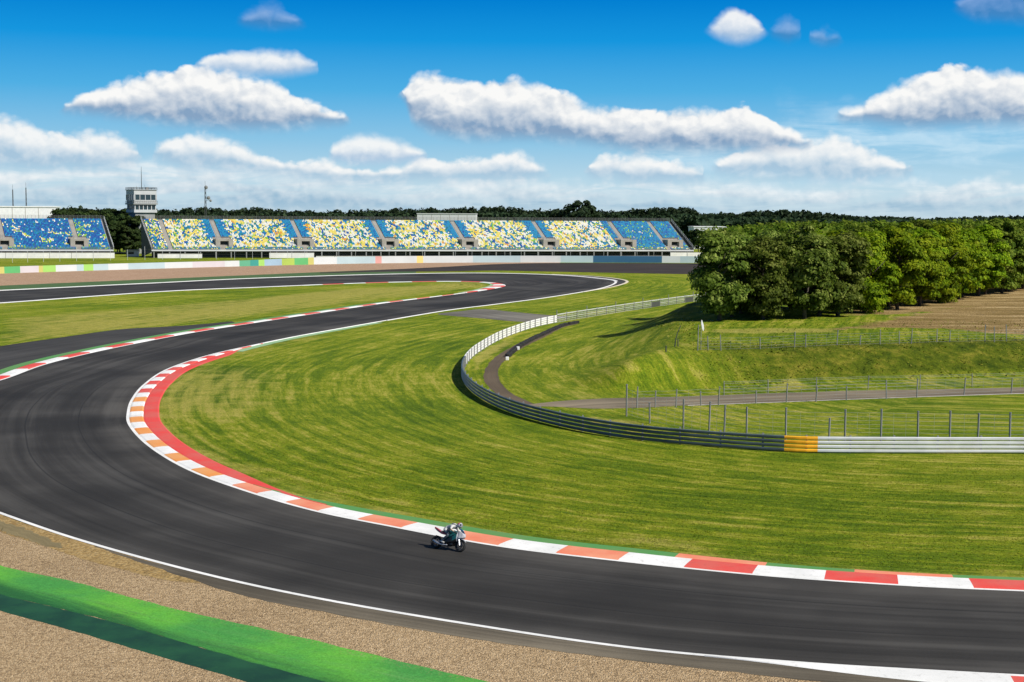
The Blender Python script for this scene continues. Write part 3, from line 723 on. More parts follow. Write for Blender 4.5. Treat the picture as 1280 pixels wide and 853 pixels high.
# row of dark tyres edging the perimeter path
ty = catmull(gps([(722, 404.2), (703, 408.3), (680, 418.5), (660, 428), (645, 437), (635, 446.5)]), 10)
tq, _ = resample(ty, 0.62)
ME_T = None
for i, p in enumerate(tq):
    if i % 9 in (7,): continue
    if ME_T is None:
        o = MB().lathe([(0.14, 0.0), (0.31, 0.0), (0.33, 0.07), (0.31, 0.2), (0.14, 0.2), (0.17, 0.1)], (0, 0, 0), 'z', 10).lathe([(0.14, 0.2), (0.31, 0.2), (0.33, 0.28), (0.31, 0.4), (0.14, 0.4), (0.17, 0.3)], (0.02, 0.03, 0), 'z', 10).build('tyre_stack', RUBBER, smooth=True); ME_T = o
    else: o = ME_T.copy(); COL.objects.link(o)
    o.location = (p[0] + random.uniform(-.06, .06), p[1] + random.uniform(-.06, .06), 0.0); o.rotation_euler = (0, 0, random.random() * 6)
    tag(o, 'black worn tyre in the low row edging the curved dirt path', 'tyre', 'tyres edging the perimeter path')
# white marker stones by the path
for k, (px, py, lb) in enumerate([(647.5, 437.5, 'white painted marker block at the upper end of the curved dirt path'), (634, 450.5, 'white painted marker block at the lower end of the tyre row, beside the path')]):
    q = gp(px, py); o = MB().box(-.2, .2, -.15, .15, 0, .42).build('marker_block', RAILWHITE, bevel=0.04); o.location = (q[0], q[1], 0); tag(o, lb, 'marker block')
# ------------------------------------------------------------------ advertising wall along the far gravel
wall_px = [(-130, 347.5), (0, 342.2), (150, 337.4), (300, 333.2), (450, 329.7), (600, 328.4), (740, 328.4), (870, 328.9), (960, 329.5)]
wc, ws = resample(catmull(gps(wall_px), 12), 0.5)
wpx = np.array([640 + FPX * p[0] / p[1] for p in wc])
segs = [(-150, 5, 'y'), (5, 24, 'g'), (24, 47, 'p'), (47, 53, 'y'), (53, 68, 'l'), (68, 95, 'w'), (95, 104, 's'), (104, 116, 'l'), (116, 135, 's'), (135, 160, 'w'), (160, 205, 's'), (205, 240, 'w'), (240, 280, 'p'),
        (280, 299, 'w'), (299, 312, 'G'), (312, 322, 't'), (322, 330, 'l'), (330, 351, 'b'), (351, 367, 'L'), (367, 384, 'g'), (384, 391, 'y'), (391, 420, 'w'), (420, 468, 's'), (468, 476, 'r'), (476, 521, 'w'),
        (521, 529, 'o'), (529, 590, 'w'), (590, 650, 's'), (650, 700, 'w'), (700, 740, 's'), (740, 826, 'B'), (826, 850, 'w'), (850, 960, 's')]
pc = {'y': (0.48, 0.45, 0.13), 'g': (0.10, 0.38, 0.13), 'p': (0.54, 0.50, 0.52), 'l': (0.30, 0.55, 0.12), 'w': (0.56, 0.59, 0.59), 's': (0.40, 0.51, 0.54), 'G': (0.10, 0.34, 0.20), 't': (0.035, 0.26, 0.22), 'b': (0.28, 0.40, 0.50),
      'L': (0.34, 0.46, 0.08), 'r': (0.60, 0.30, 0.27), 'o': (0.75, 0.58, 0.20), 'B': (0.025, 0.105, 0.20)}  # B: blue panel with a cloud's shadow put into its colour
pmats = {k: plain('wall_panel_' + {'y': 'yellow', 'g': 'green', 'p': 'pinkish', 'l': 'lime', 'w': 'white', 's': 'pale_blue', 'G': 'deep_green', 't': 'teal', 'b': 'grey_blue', 'L': 'olive', 'r': 'rose', 'o': 'amber', 'B': 'shaded_blue'}[k], v, 0.6, var=0.08, scale=0.15) for k, v in pc.items()}
pname = {'y': 'yellow', 'g': 'green', 'p': 'pinkish white', 'l': 'lime green', 'w': 'white', 's': 'pale blue', 'G': 'deep green', 't': 'teal', 'b': 'grey blue', 'L': 'olive green', 'r': 'rose', 'o': 'amber', 'B': 'shaded blue'}
aw = empty('trackside_wall', (float(wc[0][0]), float(wc[0][1]), 0)); tag(aw, 'long low trackside wall of white, green, yellow and blue panels beyond the far gravel', 'wall')
w0 = np.array(aw.location); WN = normals2(wc)
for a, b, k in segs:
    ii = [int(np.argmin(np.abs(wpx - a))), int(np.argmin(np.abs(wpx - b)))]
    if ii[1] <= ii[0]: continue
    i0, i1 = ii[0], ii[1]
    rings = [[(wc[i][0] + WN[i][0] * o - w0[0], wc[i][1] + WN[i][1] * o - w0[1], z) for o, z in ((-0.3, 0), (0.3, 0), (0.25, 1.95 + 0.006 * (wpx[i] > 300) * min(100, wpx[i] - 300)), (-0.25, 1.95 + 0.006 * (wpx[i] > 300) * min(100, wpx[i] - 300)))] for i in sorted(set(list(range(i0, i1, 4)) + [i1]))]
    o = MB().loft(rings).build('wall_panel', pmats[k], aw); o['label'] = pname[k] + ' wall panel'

# ------------------------------------------------------------------ grandstands
SANG = R(12.0); SKEW = 0.28
SD = np.array((math.cos(SANG), math.sin(SANG))); SBK = np.array((-math.sin(SANG), math.cos(SANG)))
F0 = np.array((at_depth(191, 580), 580.0))
def solve_s(px, t=0.0):                        # position along the stand seen at an image column, t metres behind the front
    k = (px - 640) / FPX; o = F0 + SBK * t
    return float((k * o[1] - o[0]) / (SD[0] - k * SD[1])) + SKEW * t
NR, DT, DZ, Z0 = 27, 0.62, 0.445, 3.25
seatcols = {'white': (0.76, 0.75, 0.66), 'yellow': (0.76, 0.64, 0.15), 'orange': (0.70, 0.35, 0.05), 'blue': (0.010, 0.105, 0.38), 'light_blue': (0.008, 0.25, 0.47), 'teal': (0.018, 0.20, 0.23), 'lime': (0.26, 0.52, 0.05)}
SK = list(seatcols); SM = [plain('seat_' + k, v, 0.45, var=0.12, scale=2.0) for k, v in seatcols.items()]
def seat_block(name, parent, s0, s1, r0, r1, pick, skip):
    """rows r0..r1 of bucket seats between s0 and s1; pick(s, r) -> colour index"""
    V = []; Fc = []; MI = []
    one = np.array([(-.21, 0, .40), (.21, 0, .40), (.21, .40, .36), (-.21, .40, .36), (-.21, 0, .34), (.21, 0, .34), (.21, .40, .30), (-.21, .40, .30),
                    (-.21, .36, .36), (.21, .36, .36), (.19, .48, .80), (-.19, .48, .80), (-.21, .42, .33), (.21, .42, .33), (.19, .53, .80), (-.19, .53, .80)])
    fc = np.array([(0, 1, 2, 3), (7, 6, 5, 4), (0, 4, 5, 1), (1, 5, 6, 2), (3, 7, 4, 0), (11, 10, 9, 8), (12, 13, 14, 15), (8, 9, 13, 12), (9, 10, 14, 13), (10, 11, 15, 14), (11, 8, 12, 15)])
    n = 0
    for r in range(r0, r1):
        s = s0 + 0.25
        while s < s1 - 0.2:
            if not skip(s, r):
                V.append(one + (s, r * DT + 0.12, Z0 + r * DZ)); Fc.append(fc + n * 16); MI += [pick(s, r)] * len(fc); n += 1
            s += 0.52
    if not n: return None
    return mesh_np(name, np.concatenate(V), np.concatenate(Fc), SM, parent, MI)
rnd = random.Random(3)
_cell = {}
def mosaic(s, r):
    r = (r + int(s / 1.04) % 2) // 2; key = (int(s / 1.04 + 0.37 * r), r)
    if key not in _cell:
        near = [_cell.get((key[0] - 1, r)), _cell.get((key[0], r - 1)), _cell.get((key[0] + 1, r - 1))]
        near = [q for q in near if q is not None]
        if near and rnd.random() < 0.16: _cell[key] = rnd.choice(near)
        else: _cell[key] = rnd.choices(range(7), (41, 27, 3, 8, 9, 9, 3))[0]
    q = _cell[key]
    if rnd.random() < 0.26: q = rnd.choice((0, 1, 1, 3, 4, 5, 6))
    return q
def stand(label, s_a, s_b, aisles, vents, zone, name='grandstand', white_to=None, cols_every=6.1):
    root = empty(name, (F0[0] + SD[0] * s_a, F0[1] + SD[1] * s_a, 0), SANG)
    tag(root, label, 'grandstand', None)
    L = s_b - s_a
    al = [a - s_a for a in aisles]; ve = [q - s_a for q in vents]
    VR0, VR1, VW = 3, 10, 3.5
    # raked deck
    mb = MB(); prof = []
    for r in range(NR): prof += [(r * DT, Z0 + r * DZ), ((r + 1) * DT, Z0 + r * DZ)]
    prof += [(NR * DT, Z0 + NR * DZ - DZ - 0.6), (0.0, Z0 - 0.6)]
    n = len(prof)
    mb.v = [(0, a, z) for a, z in prof] + [(L, a, z) for a, z in prof]
    mb.f = [(i, (i + 1) % n, (i + 1) % n + n, i + n) for i in range(n)] + [tuple(range(n)), tuple(range(2 * n - 1, n - 1, -1))]; mb.mi = [0] * len(mb.f)
    mb.build('raked_deck', DECKM, root)
    def skip(s, r):
        if any(abs(s - a) < 0.95 for a in al): return True
        if VR0 - 1 <= r <= VR1 and any(abs(s - q) < VW + 0.3 for q in ve): return True
        return False
    cuts = [0.6] + sorted(al) + [L - 0.6]
    for a, b in zip(cuts[:-1], cuts[1:]):
        seat_block('seat_block', root, a, b, 0, NR, lambda s, r: zone(s + s_a, r), skip)
    for a in al:                                # aisle steps
        m2 = MB()
        for r in range(NR):
            if r < VR1 and any(abs(a - q) < VW for q in ve): continue
            z = Z0 + r * DZ
            m2.box(a - 0.75, a + 0.75, r * DT + 0.003, r * DT + 0.40, z + 0.003, z + 0.22)
            m2.box(a - 0.75, a + 0.75, r * DT + 0.403, r * DT + DT - 0.003, z + 0.003, z + 0.05)
        m2.build('aisle_steps', CONC, root)
    for q in ve:                                # stair mouths
        y0, y1 = VR0 * DT, VR1 * DT; z0, z1 = Z0 + VR0 * DZ, Z0 + VR1 * DZ
        v0 = MB()
        v0.box(q - VW, q - 1.7, y0 + 0.01, y1, z0 - 0.2, z1); v0.box(q + 1.7, q + VW, y0 + 0.01, y1, z0 - 0.2, z1)
        v0.box(q - 1.697, q + 1.697, y0 + 0.05, y1, z1 - 0.9, z1 - 0.004)
        vo = v0.build('stair_mouth', DECKM, root)
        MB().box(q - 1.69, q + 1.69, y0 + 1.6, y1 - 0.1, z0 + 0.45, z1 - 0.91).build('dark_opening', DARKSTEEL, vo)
        rl = MB()
        for zz in (0.5, 1.0): rl.tube([(q - VW, y0 + 0.05, z1 + zz), (q + VW, y0 + 0.05, z1 + zz)], 0.04, 4)
        for k in range(6): rl.tube([(q - VW + k * VW * 2 / 5, y0 + 0.05, z1 - .1), (q - VW + k * VW * 2 / 5, y0 + 0.05, z1 + 1.0)], 0.04, 4)
        rl.build('hand_rail', POSTM, vo)
    # front beam, parapet rails
    MB().box(-0.4, L + 0.4, -0.75, -0.02, Z0 - 0.50, Z0 + 0.10).build('front_beam', BEAMW, root)
    fr = MB()
    for zz in (0.45, 0.8, 1.1): fr.tube([(0, -0.45, Z0 + zz), (L, -0.45, Z0 + zz)], 0.035, 4)
    k = 0.0
    while k <= L: fr.tube([(k, -0.45, Z0 + .1), (k, -0.45, Z0 + 1.1)], 0.035, 4); k += 2.0
    fr.build('front_railing', POSTM, root)
    zt = Z0 + (NR - 1) * DZ; yt = NR * DT
    MB().box(0, L, yt + 0.003, yt + 0.35, zt - 1.0, zt + 0.75).build('rear_parapet', plain('rear_parapet_grey', (0.16, 0.175, 0.18), 0.7), root)
    rr = MB()
    for zz in (1.05, 1.4, 1.75, 2.1): rr.tube([(0, yt + 0.15, zt + zz), (L, yt + 0.15, zt + zz)], 0.035, 4)
    k = 0.0
    while k <= L: rr.tube([(k, yt + .15, zt + .7), (k, yt + .15, zt + 2.15)], 0.045, 4); k += 1.5
    rr.build('rear_railing', POSTM, root)
    k = 0.5; proto = None
    while k <= L:
        if proto is None:
            proto = MB().box(-.22, .22, -.2, .2, 0, Z0 - .505).build('support_column', POSTM, root); proto.location = (k, -.35, 0)
        else: copy_part(proto, root, (k, -.35, 0))
        k += cols_every
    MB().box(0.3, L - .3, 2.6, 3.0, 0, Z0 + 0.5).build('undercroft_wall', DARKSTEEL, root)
    for x0 in (0.0, L):                          # raking side walls with their stair rail
        sg = 1 if x0 > 0 else -1
        a, b = (x0, x0 + sg * 0.3)
        o = [(-0.7, Z0 - .75), (yt + .3, Z0 - .75 if sg > 0 else 0.0), (yt + .3, zt + 0.9), (yt - .4, zt + 0.9), (-0.5, Z0 + 0.9)]
        w_ = MB(); w_.add([(a, y, z) for y, z in o] + [(b, y, z) for y, z in o], [tuple(range(5)), tuple(range(9, 4, -1))] + [(i, i + 5, (i + 1) % 5 + 5, (i + 1) % 5) for i in range(5)])
        sw = w_.build('side_wall', DARKSTEEL, root)
        rl = MB(); x = x0 + sg * 0.45
        rl.tube([(x, -.5, Z0 + 1.6), (x, yt, zt + 1.9)], 0.06, 4); rl.tube([(x, -.5, Z0 + 0.9), (x, yt, zt + 1.2)], 0.06, 4)
        for k in range(12): rl.tube([(x, -.5 + (yt + .5) * k / 11, Z0 + .2 + (zt - Z0) * k / 11), (x, -.5 + (yt + .5) * k / 11, Z0 + 1.7 + (zt - Z0 + .2) * k / 11)], 0.05, 4)
        rl.build('stair_rail', GALV, sw)
    for ch in root.children_recursive:        # the gangways run obliquely up the rake
        if ch.name.startswith('support_column'): continue
        for v_ in ch.data.vertices: v_.co.x -= SKEW * max(v_.co.y, 0.0)
        ch.data.update()
    return root
s_end = solve_s(864.5)
MID = 8.5
ais = [solve_s(p, MID) for p in (207, 272, 373, 476, 575, 677, 773, 822)]
ven = [solve_s(p, 5) for p in (278, 379, 484, 583, 684, 780, 838)]
a775 = ais[6]
def zone_main(s, r):
    if r < 2: return rnd.choices((5, 4, 6, 1, 0, 3), (38, 20, 12, 14, 10, 8))[0]
    if s > a775 - 4.5:
        if rnd.random() < 0.05: return 6
        if s > a775 + 26 and rnd.random() < 0.10: return 6
        if 10 < r < 22 and abs(s - a775 - 10) < 6 and rnd.random() < 0.13: return rnd.choice((6, 0, 4))
        return rnd.choices((4, 3, 5), (62, 28, 10))[0]
    for a in ais[1:6]:
        if -4.6 + 0.9 * math.sin(r * 2.1) < s - a < 4.4 + 0.9 * math.sin(r * 1.7) and r > 9: return rnd.choices((4, 3, 5), (78, 16, 6))[0]
    if s < ais[0] and rnd.random() < 0.4: return rnd.choice((3, 5, 3, 6))
    return mosaic(s, r)
stand('long open grandstand with mosaic of white, yellow and blue seats facing the hairpin', 0.0, s_end, ais, ven, zone_main)
s_l1 = solve_s(141); s_l0 = solve_s(-40)
def zone_left(s, r):
    if r < 2: return rnd.choices((5, 4, 6, 3), (48, 24, 10, 18))[0]
    k = mnoise.noise((s * 0.22, r * 0.32, 1.7))
    if s > s_l1 - 12 and abs((s - s_l1 + 10) + r * 0.1) < 3.2 and rnd.random() < 0.5: return rnd.choice((6, 6, 4))
    if k > 0.30 and rnd.random() < 0.6: return rnd.choice((6, 0, 1, 4))
    if rnd.random() < 0.04: return 0
    return rnd.choices((3, 4, 5), (62, 30, 8))[0]
stand('shorter blue-seated grandstand at the left edge, in front of the long white hall', s_l0, s_l1, [solve_s(3, MID), solve_s(94, MID)], [solve_s(5, 5), solve_s(98, 5)], zone_left)
def stand_pt(s, t, z=0.0): p = F0 + SD * s + SBK * t; return (float(p[0]), float(p[1]), z)
# white walls in front of the stands' undercroft
def low_wall(label, s0, s1, t, h_, mat=CONCW, panels=True):
    root = empty('concrete_wall', stand_pt(s0, t), SANG); tag(root, label, 'wall')
    L = s1 - s0; n = max(1, int(L / 7.5)); proto = None
    for k in range(n):
        if proto is None: proto = MB().box(0, L / n - .12, -.12, .12, 0, h_).build('wall_slab', mat, root, bevel=0.02)
        else: copy_part(proto, root, (k * L / n, 0, 0))
    MB().box(-.05, L, -.17, .17, h_ + .003, h_ + .12).build('coping', CONC, root)
low_wall('white slab wall running under the front of the left blue grandstand', s_l0 - 2, s_l1 + 1, -3.0, 2.15)
low_wall('white slab wall under the left end of the long grandstand', 2, solve_s(253), -3.5, 1.7)
low_wall('low white slab wall in front of the dark middle of the long grandstand', solve_s(336), solve_s(392), -3.2, 2.1)
low_wall('low pale wall beneath the right end of the long grandstand', solve_s(834), s_end + 4, -3.2, 2.3)
low_wall('knee-high pale wall along the dark undercroft of the long grandstand', solve_s(394), solve_s(833), -3.2, 0.75)
# tall catch fence in front of the stands
cf = []
q, _ = resample(catmull(gps([(-60, 331.5), (60, 327.5), (200, 325), (340, 324.4), (500, 323.6), (700, 323.4), (880, 324.6)]), 8), 7.0)
wire_fence('tall spectator catch fence of thin poles in front of both grandstands', [(float(a), float(b), 0.0) for a, b in q[:98]], [4.0 + 1.2 * ((i * 5) % 4 == 0) for i in range(len(q))], [1.0, 2.0, 3.0, 3.9], pr=0.055, wr=0.010, postmat=GALV)

# ------------------------------------------------------------------ control tower
TOWERG = plain('tower_pale_cladding', (0.46, 0.48, 0.49), 0.6, var=0.12, scale=0.4); TOWERC = plain('tower_concrete', (0.27, 0.28, 0.28), 0.8, var=0.15, scale=0.4)
TX, TY = at_depth(178, 652), 652.0
tw = empty('control_tower', (TX, TY, 0), R(34)); tag(tw, 'grey control tower with glazed upper cabin and tall roof mast between the two grandstands', 'tower')
A = 5.0
MB().box(-A + .5, A - .5, -A + .5, A - .5, 0, 18.3).build('shaft', TOWERC, tw)
MB().box(-A - .3, A + .3, -A - .3, A + .3, 18.303, 19.6).build('lower_parapet', TOWERG, tw)
lw = MB().box(-A + .4, A - .4, -A + .4, A - .4, 19.603, 21.9).build('lower_cabin', GLASS, tw)
mu = MB()
for k in range(6):
    p = -A + .3 + k * (2 * A - .6) / 5
    for s in (-1, 1):
        mu.box(p - .18, p + .18, s * (A - .15) - .15, s * (A - .15) + .15, 19.606, 21.9); mu.box(s * (A - .15) - .15, s * (A - .15) + .15, p - .14, p + .14, 19.609, 21.897)
mu.build('mullion', TOWERG, lw)
MB().box(-A - .6, A + .6, -A - .6, A + .6, 21.903, 22.5).build('balcony_slab', TOWERC, tw)
br = MB()
for zz in (22.9, 23.3, 23.6):
    q = A + .5; br.tube([(-q, -q, zz), (q, -q, zz), (q, q, zz), (-q, q, zz), (-q, -q, zz)], 0.05, 4)
for k in range(12):
    p = -A - .5 + k * (2 * A + 1) / 11
    for s in (-1, 1): br.tube([(p, s * (A + .5), 22.5), (p, s * (A + .5), 23.6)], 0.05, 4); br.tube([(s * (A + .5), p, 22.5), (s * (A + .5), p, 23.6)], 0.05, 4)
br.build('balcony_rail', POSTM, tw)
MB().box(-A - .1, A + .1, -A - .1, A + .1, 22.503, 23.9).build('cabin_sill', TOWERG, tw)
uc = MB().box(-A, A, -A, A, 23.903, 26.3).build('upper_cabin', GLASS, tw)
mu = MB()
for k in range(5):
    p = -A + k * A / 2
    for s in (-1, 1):
        w_ = .38 if k in (0, 4) else .13
        mu.box(p - w_, p + w_, s * (A + .04) - .1, s * (A + .04) + .1, 23.906, 26.3); mu.box(s * (A + .04) - .1, s * (A + .04) + .1, p - w_ + .01, p + w_ - .01, 23.909, 26.297)
mu.build('mullion', TOWERG, uc)
MB().box(-A - .2, A + .2, -A - .2, A + .2, 26.303, 28.3).build('roof_band', TOWERG, tw)
MB().box(-A - .5, A + .5, -A - .5, A + .5, 28.303, 28.6).build('roof', TOWERC, tw)
rr = MB(); q = A + .4
for zz in (29.1, 29.5): rr.tube([(-q, -q, zz), (q, -q, zz), (q, q, zz), (-q, q, zz), (-q, -q, zz)], 0.06, 4)
for k in range(9):
    p = -q + k * 2 * q / 8
    for s in (-1, 1): rr.tube([(p, s * q, 28.6), (p, s * q, 29.5)], 0.06, 4); rr.tube([(s * q, p, 28.6), (s * q, p, 29.5)], 0.06, 4)
rr.build('roof_rail', POSTDARK, tw)
MB().tube([(-1, -3.2, 28.6), (-1, -3.2, 35), (-1, -3.2, 38.8)], [.16, .12, .06], 6).build('mast', POSTDARK, tw)
MB().box(1.2, 2.4, -3, -1.8, 28.6, 29.7).tube([(2, 1, 28.6), (2, 1, 30.8)], .05, 4).tube([(-3.5, -3.5, 28.6), (-3.5, -3.5, 30.2)], .05, 4).build('roof_equipment', POSTM, tw)
# radio masts
def mast(label, px, Y, z_top, w_=0.9, lattice=True, extras=()):
    x = at_depth(px, Y); root = empty('radio_mast', (x, Y, 0)); tag(root, label, 'mast')
    m_ = MB(); n = int(z_top / 2.2)
    for a in range(3):
        q = a * 2 * math.pi / 3; m_.tube([(w_ * math.cos(q), w_ * math.sin(q), 0), (w_ * .35 * math.cos(q), w_ * .35 * math.sin(q), z_top)], 0.10, 4)
    for k in range(n):
        f0 = 1 - .65 * k / n; f1 = 1 - .65 * (k + 1) / n
        for a in range(3):
            q = a * 2 * math.pi / 3; q2 = (a + 1) * 2 * math.pi / 3
            m_.tube([(w_ * f0 * math.cos(q), w_ * f0 * math.sin(q), z_top * k / n), (w_ * f1 * math.cos(q2), w_ * f1 * math.sin(q2), z_top * (k + 1) / n)], 0.06, 4)
    m_.build('lattice', POSTDARK, root)
    for dx, z, r in extras:
        d = MB().lathe([(0.02, -0.25), (r, 0.0), (r, 0.12), (0.02, 0.1)], (dx, -.5, z), 'y', 10); d.tube([(dx, -.4, z), (0, 0, z)], .07, 4); d.build('antenna_dish', POSTM, root)
    MB().tube([(0, 0, z_top), (0, 0, z_top + 2.5)], .06, 4).build('aerial', POSTDARK, root)
mast('lattice radio mast with side dishes rising behind the long grandstand, right of the tower', 257.5, 690, 31.0, 0.8, extras=((1.6, 25.5, .9), (0.5, 30.5, .9), (2.6, 24.2, .6)))
mast('slim lattice mast farther left of the pair behind the white hall', 18, 720, 29.5, 0.45)
mast('slim lattice mast nearer the tower of the pair behind the white hall', 34.5, 720, 30.5, 0.45)
# buildings
def hall(label, px0, px1, Y, ztop, depth, mat, name='white_hall', roofmat=None, rot=0):
    x0, x1 = at_depth(px0, Y), at_depth(px1, Y); root = empty(name, (x0, Y, 0), R(rot)); tag(root, label, 'building')
    L = x1 - x0
    MB().box(0, L, 0, depth, 0, ztop - .5).build('wall', mat, root)
    MB().box(-.3, L + .3, -.3, depth + .3, ztop - .497, ztop).build('roof', roofmat or mat, root)
    w_ = MB(); k = 4.0
    while k < L - 4: w_.box(k - .12, k + .12, -.08, -.003, 0.2, ztop - .6); k += 6
    w_.build('cladding_joint', CONC, root)
    return root
hall('long white flat-roofed hall behind the blue left grandstand', -60, 66, 690, 21.2, 30, RAILWHITE, rot=14)
hall('long pale industrial shed seen above the middle of the grandstand', 521, 594, 980, 19.5, 40, plain('pale_shed_cladding', (0.60, 0.61, 0.62), 0.6), 'industrial_shed')
hall('low white shed just past the right end of the grandstand', 866, 906, 800, 12.6, 25, RAILWHITE, 'white_shed')
# small white kiosk and van between the stands
kx = at_depth(166, 600); o = empty('kiosk', (kx, 600, 0), R(10)); tag(o, 'small white kiosk between the two grandstands below the dark trees', 'kiosk')
MB().box(-2.4, 2.4, -1.5, 1.5, 0, 2.5).build('wall', CONCW, o); MB().box(-2.7, 2.7, -1.9, 1.7, 2.503, 2.75).build('roof', CONC, o); MB().box(-1.7, 0.6, -1.56, -1.503, 1.0, 2.0).build('hatch', DARKSTEEL, o)

# ------------------------------------------------------------------ trees
def leaf_mat(name, a, b_, c_, trans=0.42):
    m, t, b = newmat(name)
    co = t.node('ShaderNodeTexCoord').outputs['Object']; oi = t.node('ShaderNodeObjectInfo')
    rn = t.node('ShaderNodeNewGeometry').outputs['Random Per Island']
    f = t.m('ADD', t.m('MULTIPLY', rn, 0.45), t.m('MULTIPLY', t.mapr(t.noise(co, 0.5, 3, 0.6), 0.3, 0.7), 0.62))
    f = t.m('SUBTRACT', f, 0.06)
    col = t.ramp(f, [(0.15, a), (0.5, b_), (0.85, c_)])
    hs = t.node('ShaderNodeHueSaturation', {'Hue': t.m('ADD', 0.488, t.m('MULTIPLY', oi.outputs['Random'], 0.024)), 'Saturation': 1.0,
                                           'Value': t.m('ADD', 0.78, t.m('MULTIPLY', oi.outputs['Random'], 0.44)), 'Color': col})
    t.set(b.inputs['Base Color'], hs.outputs[0]); b.inputs['Roughness'].default_value = 0.6; b.inputs['Specular IOR Level'].default_value = 0.08
    tr = t.node('ShaderNodeBsdfTranslucent'); t.set(tr.inputs['Color'], hs.outputs[0])
    mx = t.node('ShaderNodeMixShader', {0: trans, 1: b.outputs[0], 2: tr.outputs[0]})
    t.l.new(mx.outputs[0], m.node_tree.nodes['Material Output'].inputs['Surface'])
    return m
LEAF_OLIVE = leaf_mat('olive_foliage', (0.046, 0.076, 0.008), (0.112, 0.165, 0.018), (0.29, 0.34, 0.075))
LEAF_BRIGHT = leaf_mat('bright_foliage', (0.075, 0.135, 0.004), (0.18, 0.28, 0.007), (0.33, 0.40, 0.016))
LEAF_MID = leaf_mat('mid_foliage', (0.055, 0.100, 0.008), (0.125, 0.19, 0.014), (0.25, 0.30, 0.04))
LEAF_DARK = leaf_mat('dark_foliage', (0.016, 0.032, 0.009), (0.030, 0.052, 0.013), (0.055, 0.080, 0.020), 0.25)
LEAF_FAR = leaf_mat('far_foliage', (0.018, 0.036, 0.018), (0.030, 0.054, 0.024), (0.046, 0.072, 0.030), 0.25)
BARK = plain('bark', (0.085, 0.068, 0.050), 0.9, var=0.3, scale=2, bump=0.5)
def leaves(centers, normals, size, rng, jitter=0.9):
    """one small folded leaf-clump quad per centre"""
    n = len(centers)
    nn = normals + rng.normal(0, jitter, (n, 3)); nn /= np.linalg.norm(nn, axis=1)[:, None] + 1e-9
    a = np.cross(nn, rng.normal(0, 1, (n, 3))); a /= np.linalg.norm(a, axis=1)[:, None] + 1e-9
    b = np.cross(nn, a)
    s = size * rng.uniform(0.6, 1.35, n)[:, None]; k = rng.uniform(0.45, 0.8, n)[:, None]
    V = np.stack((centers + a * s, centers + b * s * k + nn * s * 0.18, centers - a * s, centers - b * s * k + nn * s * 0.18), 1).reshape(-1, 3)
    return V, np.arange(n * 4).reshape(n, 4)
def crown_points(rng, rx, rz, zc, lumps, per, lump_r=(0.8, 1.8), flat=0.75, fill=0.18, low=-0.95):
    C = []; N = []
    for k in range(lumps):
        # lumps sit on an uneven egg-shaped shell
        while True:
            d = rng.normal(0, 1, 3); d /= np.linalg.norm(d)
            if d[2] > low: break
        e = rng.uniform(0.55, 1.0) if rng.random() < fill * 2 else rng.uniform(0.82, 1.06)
        wob = 1 + 0.16 * math.sin(3.1 * math.atan2(d[1], d[0]) + lumps) + 0.10 * math.sin(5 * d[2] + lumps * 1.7)
        shr = 1.0 if d[2] > 0 else 1 - 0.22 * (d[2] ** 2)
        c = np.array((d[0] * rx * wob * e * shr, d[1] * rx * wob * e * shr, zc + d[2] * rz * e))
        r = rng.uniform(*lump_r)
        q = rng.normal(0, 1, (per, 3)); q /= np.linalg.norm(q, axis=1)[:, None]
        q[:, 2] = np.where(q[:, 2] < -0.2, -q[:, 2] * 0.6, q[:, 2])
        rad = r * rng.uniform(0.55, 1.05, per)[:, None]
        C.append(c + q * rad * (1, 1, flat)); N.append(q * 1.0 + d * 0.35 + (0, 0, 0.25))
    return np.concatenate(C), np.concatenate(N)
def trunk_mesh(name, rng, h_top, r0, mat, parent, limbs=6, spread=2.6, z_first=0.3):
    mb = MB()
    sway = [(rng.normal(0, .12) * k, rng.normal(0, .12) * k, h_top * k / 5) for k in range(6)]
    mb.tube(sway, [r0 * (1.35 if k == 0 else 1 - .16 * k) for k in range(6)], 8)
    for k in range(limbs):
        z = h_top * (z_first + (0.9 - z_first) * k / limbs); q = rng.uniform(0, 6.28); L = spread * rng.uniform(.7, 1.2)
        p = np.array((sway[2][0], sway[2][1], z))
        mb.tube([p, p + (math.cos(q) * L * .5, math.sin(q) * L * .5, L * .35), p + (math.cos(q) * L, math.sin(q) * L, L * .9)], [r0 * .45, r0 * .3, r0 * .12], 5)
    return mb.build(name, mat, parent, smooth=True)
def tree_proto(seed, rx, ht, zlow, mat, lumps=62, per=120, size=0.36, lump_r=(0.9, 2.1), name='broadleaf_tree', trunk_r=0.24):
    rng = np.random.default_rng(seed); root = empty(name)
    zc = (ht + zlow) / 2; rz = (ht - zlow) / 2 - 0.6
    C, N = crown_points(rng, rx - 1.3, rz, zc, lumps, per, lump_r)
    V, F = leaves(C, N, size, rng, .38)
    trunk_mesh('trunk', rng, ht * .72, trunk_r, BARK, root, 7, rx * .6, z_first=max(0.15, zlow / ht * 0.9))
    mesh_np('crown', V, F, mat, root)
    return root
def copy_tree(src):
    c = src.copy(); COL.objects.link(c)
    for ch in list(src.children): d = ch.copy(); COL.objects.link(d); d.parent = c
    return c
used = set()
def plant(proto, x, y, z, s, rz, label, group=None, cat='tree', sz=1.0):
    o = proto if proto.name not in used else copy_tree(proto); used.add(proto.name)
    o.location = (x, y, z); o.rotation_euler = (0, 0, rz); o.scale = (s, s, s * sz); tag(o, label, cat, group); return o
pr_ol = [tree_proto(21 + k, 4.5, 12.3, -0.2, LEAF_OLIVE, 58, 250, 0.25) for k in range(3)]
pr_br = [tree_proto(41 + k, 5.4, 12.9, -0.5, LEAF_BRIGHT, 60, 250, 0.25) for k in range(3)]
pr_md = [tree_proto(61 + k, 5.9, 13.8, -0.3, LEAF_MID, 60, 250, 0.28) for k in range(3)]
